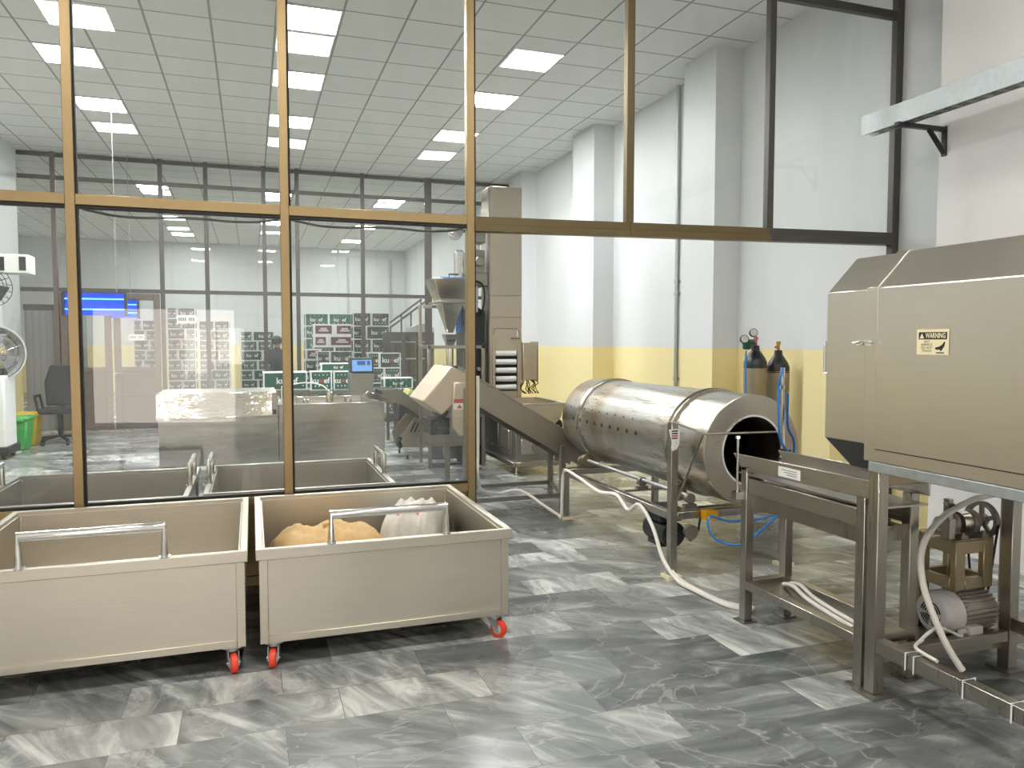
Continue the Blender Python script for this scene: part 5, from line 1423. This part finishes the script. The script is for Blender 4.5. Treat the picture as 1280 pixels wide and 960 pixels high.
def stack(px0, px1, ptop, Y, rows, where, styles, cols=2, depth=0.38, offs=0):
    a, b = at(px0, ptop, Y=Y), at(px1, ptop, Y=Y)
    x0, x1, zt = a.x, b.x, (a.z + b.z) / 2
    z0 = 0.126
    h = (zt - z0) / rows
    pallet(x0 - 0.02, x1 + 0.02, Y, max(depth * 1.05, 0.6), where)
    W = x1 - x0
    for r in range(rows):
        st = styles[min(r, len(styles) - 1)]
        z = zt - (r + 1) * h
        if (r + offs) % 2 == 0 and cols == 2:
            seg = [(0, 0.36, False), (0.36, 1.0, True)] if (r // 2) % 2 == 0 else [(0, 0.64, True), (0.64, 1.0, False)]
        elif cols == 2:
            seg = [(0, 0.5, False), (0.5, 1.0, False)]
        else:
            seg = [(0, 1.0, True)]
        for k, (u0, u1, wide) in enumerate(seg):
            side = ('left' if k == 0 else 'right') if len(seg) > 1 else 'whole row'
            w = (u1 - u0) * W - 0.006
            lb = '%s carton, %s row of %s, %s' % ({'green': 'green printed', 'dark': 'dark green printed', 'maroon': 'maroon printed'}[st], ORD[r], where, side)
            carton(x0 + (u0 + u1) / 2 * W, Y, z, w, h - 0.003, depth, st, wide, lb, 'cartons of ' + where)


stack(166, 197, 400, 17.0, 9, 'the stack behind the brown door', ['dark'])
stack(208, 244, 385, 16.4, 10, 'the tall stack behind the white sign', ['dark'])
stack(248, 287, 401, 16.8, 9, 'the stack right of the white sign', ['dark', 'dark', 'dark', 'dark', 'dark', 'green'], offs=1)
stack(300, 343, 414, 16.6, 8, 'the stack beside the standing person', ['green', 'green', 'dark', 'green'])
stack(381, 440, 392, 18.4, 7, 'the tall rear stack', ['green', 'green', 'green', 'dark'], cols=2, offs=1)
stack(391, 444, 405, 17.5, 7, 'the maroon stack', ['maroon', 'maroon', 'dark'], cols=2, offs=1)
stack(441, 487, 391, 16.9, 7, 'the tall right stack', ['dark', 'dark', 'dark', 'dark', 'green'], cols=2, offs=1)
stack(396, 441, 439, 16.3, 4, 'the low stack behind the printer', ['dark', 'green'], cols=2)
stack(381, 402, 436, 16.9, 5, 'the narrow maroon stack', ['maroon', 'dark'], cols=1)
stack(459, 501, 441, 14.85, 4, 'the low stack right of the printer', ['dark', 'green'], cols=2, offs=0)

# loose cartons nearer, standing on a roller table behind the bench
rt = thing('roller_table', (1.0, 11.8, 0), 'low steel roller table behind the bench carrying cartons', 'table')
RTZ = at(400, 489, Y=11.6).z
MB().box((0.2, 11.55, RTZ - 0.05), (2.0, 12.2, RTZ)).build('table_frame', M['steel_v'], rt)
for k in range(12): MB().cyl((0.28 + k * 0.15, 11.56, RTZ + 0.002), (0.28 + k * 0.15, 12.19, RTZ + 0.002), 0.006, 8).build('roller', M['chrome'], rt)
for x in (0.24, 1.96):
    for y in (11.6, 12.15): MB().box((x - 0.02, y - 0.02, 0), (x + 0.02, y + 0.02, RTZ - 0.05)).build('leg', M['steel_v'], rt)
def loose(px0, px1, py0, py1, Y, style, wide, lb, d=0.3, z=None):
    a, b = at(px0, py1, Y=Y), at(px1, py0, Y=Y)
    zb = a.z if z is None else z
    return carton((a.x + b.x) / 2, Y, zb, b.x - a.x, b.z - zb, d, style, wide, lb, 'cartons on the roller table'), b.z
for px0, px1, lb in ((388, 415, 'bright green carton on the roller table, left of the pair'), (417, 441, 'bright green carton on the roller table, beside the printer')):
    o_, zt1 = loose(px0, px1, 464, 487, 11.7, 'green', False, lb, z=RTZ + 0.009)
loose(401, 441, 454, 463.6, 11.72, 'green', True, 'flat bright green carton laid across the pair of cartons', z=zt1 + 0.002)
loose(480, 516, 472, 485, 11.7, 'green', False, 'flat white and green carton right of the printer', z=RTZ + 0.009)
bt = thing('carton_stand', (-0.05, 10.6, 0), 'steel stand holding the large lettered carton behind the post', 'stand')
a, b = at(329, 488, Y=10.5), at(384, 465, Y=10.5)
MB().box((a.x - 0.03, 10.45, a.z - 0.04), (b.x + 0.03, 10.95, a.z)).build('stand_top', M['steel_v'], bt)
for x in (a.x, b.x):
    for y in (10.5, 10.9): MB().box((x - 0.02, y - 0.02, 0), (x + 0.02, y + 0.02, a.z - 0.04)).build('leg', M['steel_v'], bt)
carton((a.x + b.x) / 2, 10.5, a.z + 0.001, b.x - a.x, b.z - a.z, 0.4, 'green', True, 'large bright green lettered carton behind the second gold post', 'cartons on stands')

# dark glazed cabinets at the right of the cartons
cb = thing('display_cabinet', (2.6, 15.7, 0), 'dark framed glazed cabinet right of the carton stacks', 'cabinet')
a, b = at(486, 415, Y=15.5), at(540, 405, Y=15.5)
cx0, cx1, czt = a.x, b.x, a.z
mb = MB()
for k in range(4):
    x = cx0 + (cx1 - cx0) * k / 3
    for y in (15.5, 16.05): mb.box((x - 0.035, y - 0.03, 0), (x + 0.035, y + 0.03, czt))
for z in (0.0, 0.8, czt - 0.05):
    mb.box((cx0, 15.48, z), (cx1, 15.52, z + 0.05)).box((cx0, 16.03, z), (cx1, 16.07, z + 0.05))
mb.box((cx0, 15.5, czt - 0.02), (cx1, 16.05, czt)).box((cx0, 16.06, 0), (cx1, 16.07, czt))
mb.build('cabinet_frame', M['dark_frame'], cb)
MB().box((cx0, 15.493, 0.05), (cx1, 15.497, czt - 0.05)).build('glass_front', M['glass_far'], cb)
for z in (0.7, 1.15, 1.5):
    MB().box((cx0 + 0.04, 15.54, z), (cx1 - 0.04, 16.02, z + 0.02)).build('shelf', M['grille'], cb)
MB().box((cx0 + 0.45, 15.55, czt), (cx0 + 0.95, 16.0, czt + 0.10)).prism([(cx0 + 0.5, 15.6, czt + 0.10), (cx0 + 0.9, 15.6, czt + 0.10), (cx0 + 0.8, 15.6, czt + 0.18), (cx0 + 0.62, 15.6, czt + 0.16)], (0, 0.3, 0)).build('top_bundle', M['grille'], cb)

# handrail rising along the store's right side
hr = thing('stair_rail', (3.6, 18.0, 0), 'dark sloping handrail rising behind the carton stacks', 'handrail')
for (p, q_) in ((at(476, 412, Y=19), at(527, 374, Y=19)), (at(487, 410, Y=18.4), at(540, 371, Y=18.4))):
    MB().cyl(p, q_, 0.025, 10).build('rail', M['dark_frame'], hr)
    for f in (0.02, 0.5, 0.98):
        s_ = p.lerp(q_, f); MB().cyl((s_.x, s_.y, 0), s_, 0.02, 8).build('post', M['dark_frame'], hr)

# conduit drops on the end wall
for px in (436, 488):
    a = at(px, 400, Y=25.9)
    c_ = MB().cyl((a.x, 25.95, 1.6), (a.x, 25.95, 4.3), 0.04, 8).box((a.x - 0.08, 25.9, 1.5), (a.x + 0.08, 26.0, 1.7)).build('wall_conduit', M['grille'])
    tag(c_, 'thin conduit dropping down the storeroom end wall, ' + ('above the maroon cartons' if px < 450 else 'above the handrail'), 'conduit')

# ---------------------------------------------------------------- person standing in the storeroom
def person(loc, rot, label):
    J = {'pelvis': (0, 0, 0.93), 'waist': (0, 0.005, 1.06), 'chest': (0, -0.005, 1.24), 'neck': (0, 0.0, 1.38), 'head0': (0, -0.005, 1.445), 'head': (0, -0.015, 1.53)}
    E = [('pelvis', 'waist'), ('waist', 'chest'), ('chest', 'neck'), ('neck', 'head0'), ('head0', 'head')]
    rad = {'pelvis': (0.155, 0.115), 'waist': (0.15, 0.105), 'chest': (0.165, 0.12), 'neck': (0.058, 0.058), 'head0': (0.062, 0.072), 'head': (0.07, 0.088)}
    for s, n in ((-1, 'l'), (1, 'r')):
        add = {'hip': (s * 0.09, 0, 0.86, 0.088), 'knee': (s * 0.10, -0.015, 0.48, 0.062), 'ankle': (s * 0.10, 0.02, 0.085, 0.045), 'toe': (s * 0.115, -0.14, 0.04, 0.038),
               'sho': (s * 0.175, 0, 1.325, 0.062), 'elb': (s * 0.235, 0.02, 1.06, 0.048), 'wri': (s * 0.235, -0.09, 0.84, 0.032), 'palm': (s * 0.235, -0.115, 0.77, 0.030)}
        for k, v in add.items():
            J[k + n] = v[:3]; rad[k + n] = (v[3], v[3])
        E += [('pelvis', 'hip' + n), ('hip' + n, 'knee' + n), ('knee' + n, 'ankle' + n), ('ankle' + n, 'toe' + n), ('chest', 'sho' + n), ('sho' + n, 'elb' + n), ('elb' + n, 'wri' + n), ('wri' + n, 'palm' + n)]
        for k in range(4):
            a_, b_ = 'f%da%s' % (k, n), 'f%db%s' % (k, n)
            fx = -0.03 + 0.02 * k; ln_ = (0.055, 0.062, 0.058, 0.046)[k]
            J[a_] = (s * 0.235, -0.12 + fx, 0.74); J[b_] = (s * 0.225, -0.125 + fx, 0.74 - ln_)
            rad[a_] = (0.009, 0.009); rad[b_] = (0.0075, 0.0075)
            E += [('palm' + n, a_), (a_, b_)]
        J['th' + n] = (s * 0.215, -0.155, 0.745); rad['th' + n] = (0.009, 0.009); E.append(('palm' + n, 'th' + n))
    names = list(J)
    me = bpy.data.meshes.new('person_body')
    me.from_pydata([J[n] for n in names], [(names.index(a), names.index(b)) for a, b in E], [])
    ob = bpy.data.objects.new('person_body', me); COL.objects.link(ob)
    sk_ = ob.modifiers.new('skin', 'SKIN'); ob.modifiers.new('sub', 'SUBSURF').levels = 2
    lay = me.skin_vertices[0].data
    for i, n in enumerate(names):
        lay[i].radius = rad[n]; lay[i].use_root = (n == 'pelvis')
    dg = bpy.context.evaluated_depsgraph_get(); dg.update()
    m2 = bpy.data.meshes.new_from_object(ob.evaluated_get(dg))
    COL.objects.unlink(ob); bpy.data.objects.remove(ob)
    zmin = min(v.co.z for v in m2.vertices)
    for v in m2.vertices: v.co.z -= zmin
    for mt_ in (M['skin'], M['navy'], M['charcoal'], M['black']): m2.materials.append(mt_)
    for p in m2.polygons:
        z = p.center.z; p.use_smooth = True
        p.material_index = 0 if (z > 1.40 or (z < 0.83 and abs(p.center.x) > 0.19)) else (1 if z > 0.80 else (2 if z > 0.11 else 3))
    t = thing('person', (0, 0, 0), label, 'person')
    b = bpy.data.objects.new('body', m2); COL.objects.link(b); b.parent = t
    MB().lathe((0, 0.012, 1.535), (0, 0.2, 1), [(-0.06, 0.088), (0.0, 0.1), (0.05, 0.094), (0.085, 0.06), (0.1, 0.0)], 20, cap=False).build('hair', M['hair'], t)
    MB().lathe((0, -0.10, 1.50), (0, -0.4, -1), [(-0.02, 0.006), (0.012, 0.016), (0.02, 0)], 10, cap=False).build('nose', M['skin'], t)
    mb = MB()
    for s in (-1, 1): mb.lathe((s * 0.03, -0.096, 1.535), (0, -1, 0), [(0, 0.011), (0.008, 0.006), (0.009, 0)], 10)
    mb.build('eyes', M['black'], t)
    MB().bar((-0.025, -0.10, 1.46), (0.025, -0.10, 1.46), 0.008, 0.01).build('mouth', M['pink'], t)
    mb = MB()
    for s in (-1, 1): mb.lathe((s * 0.078, 0.0, 1.515), (s, 0, 0), [(0, 0.022), (0.012, 0.026), (0.016, 0.0)], 12, cap=False)
    mb.build('ears', M['skin'], t)
    t.location = loc; t.rotation_euler.z = rot
    return t


pp = at(347, 470, Y=15.4)
person((pp.x, 15.4, 0), R(150), 'person in a dark navy jacket standing with back turned by cartons')
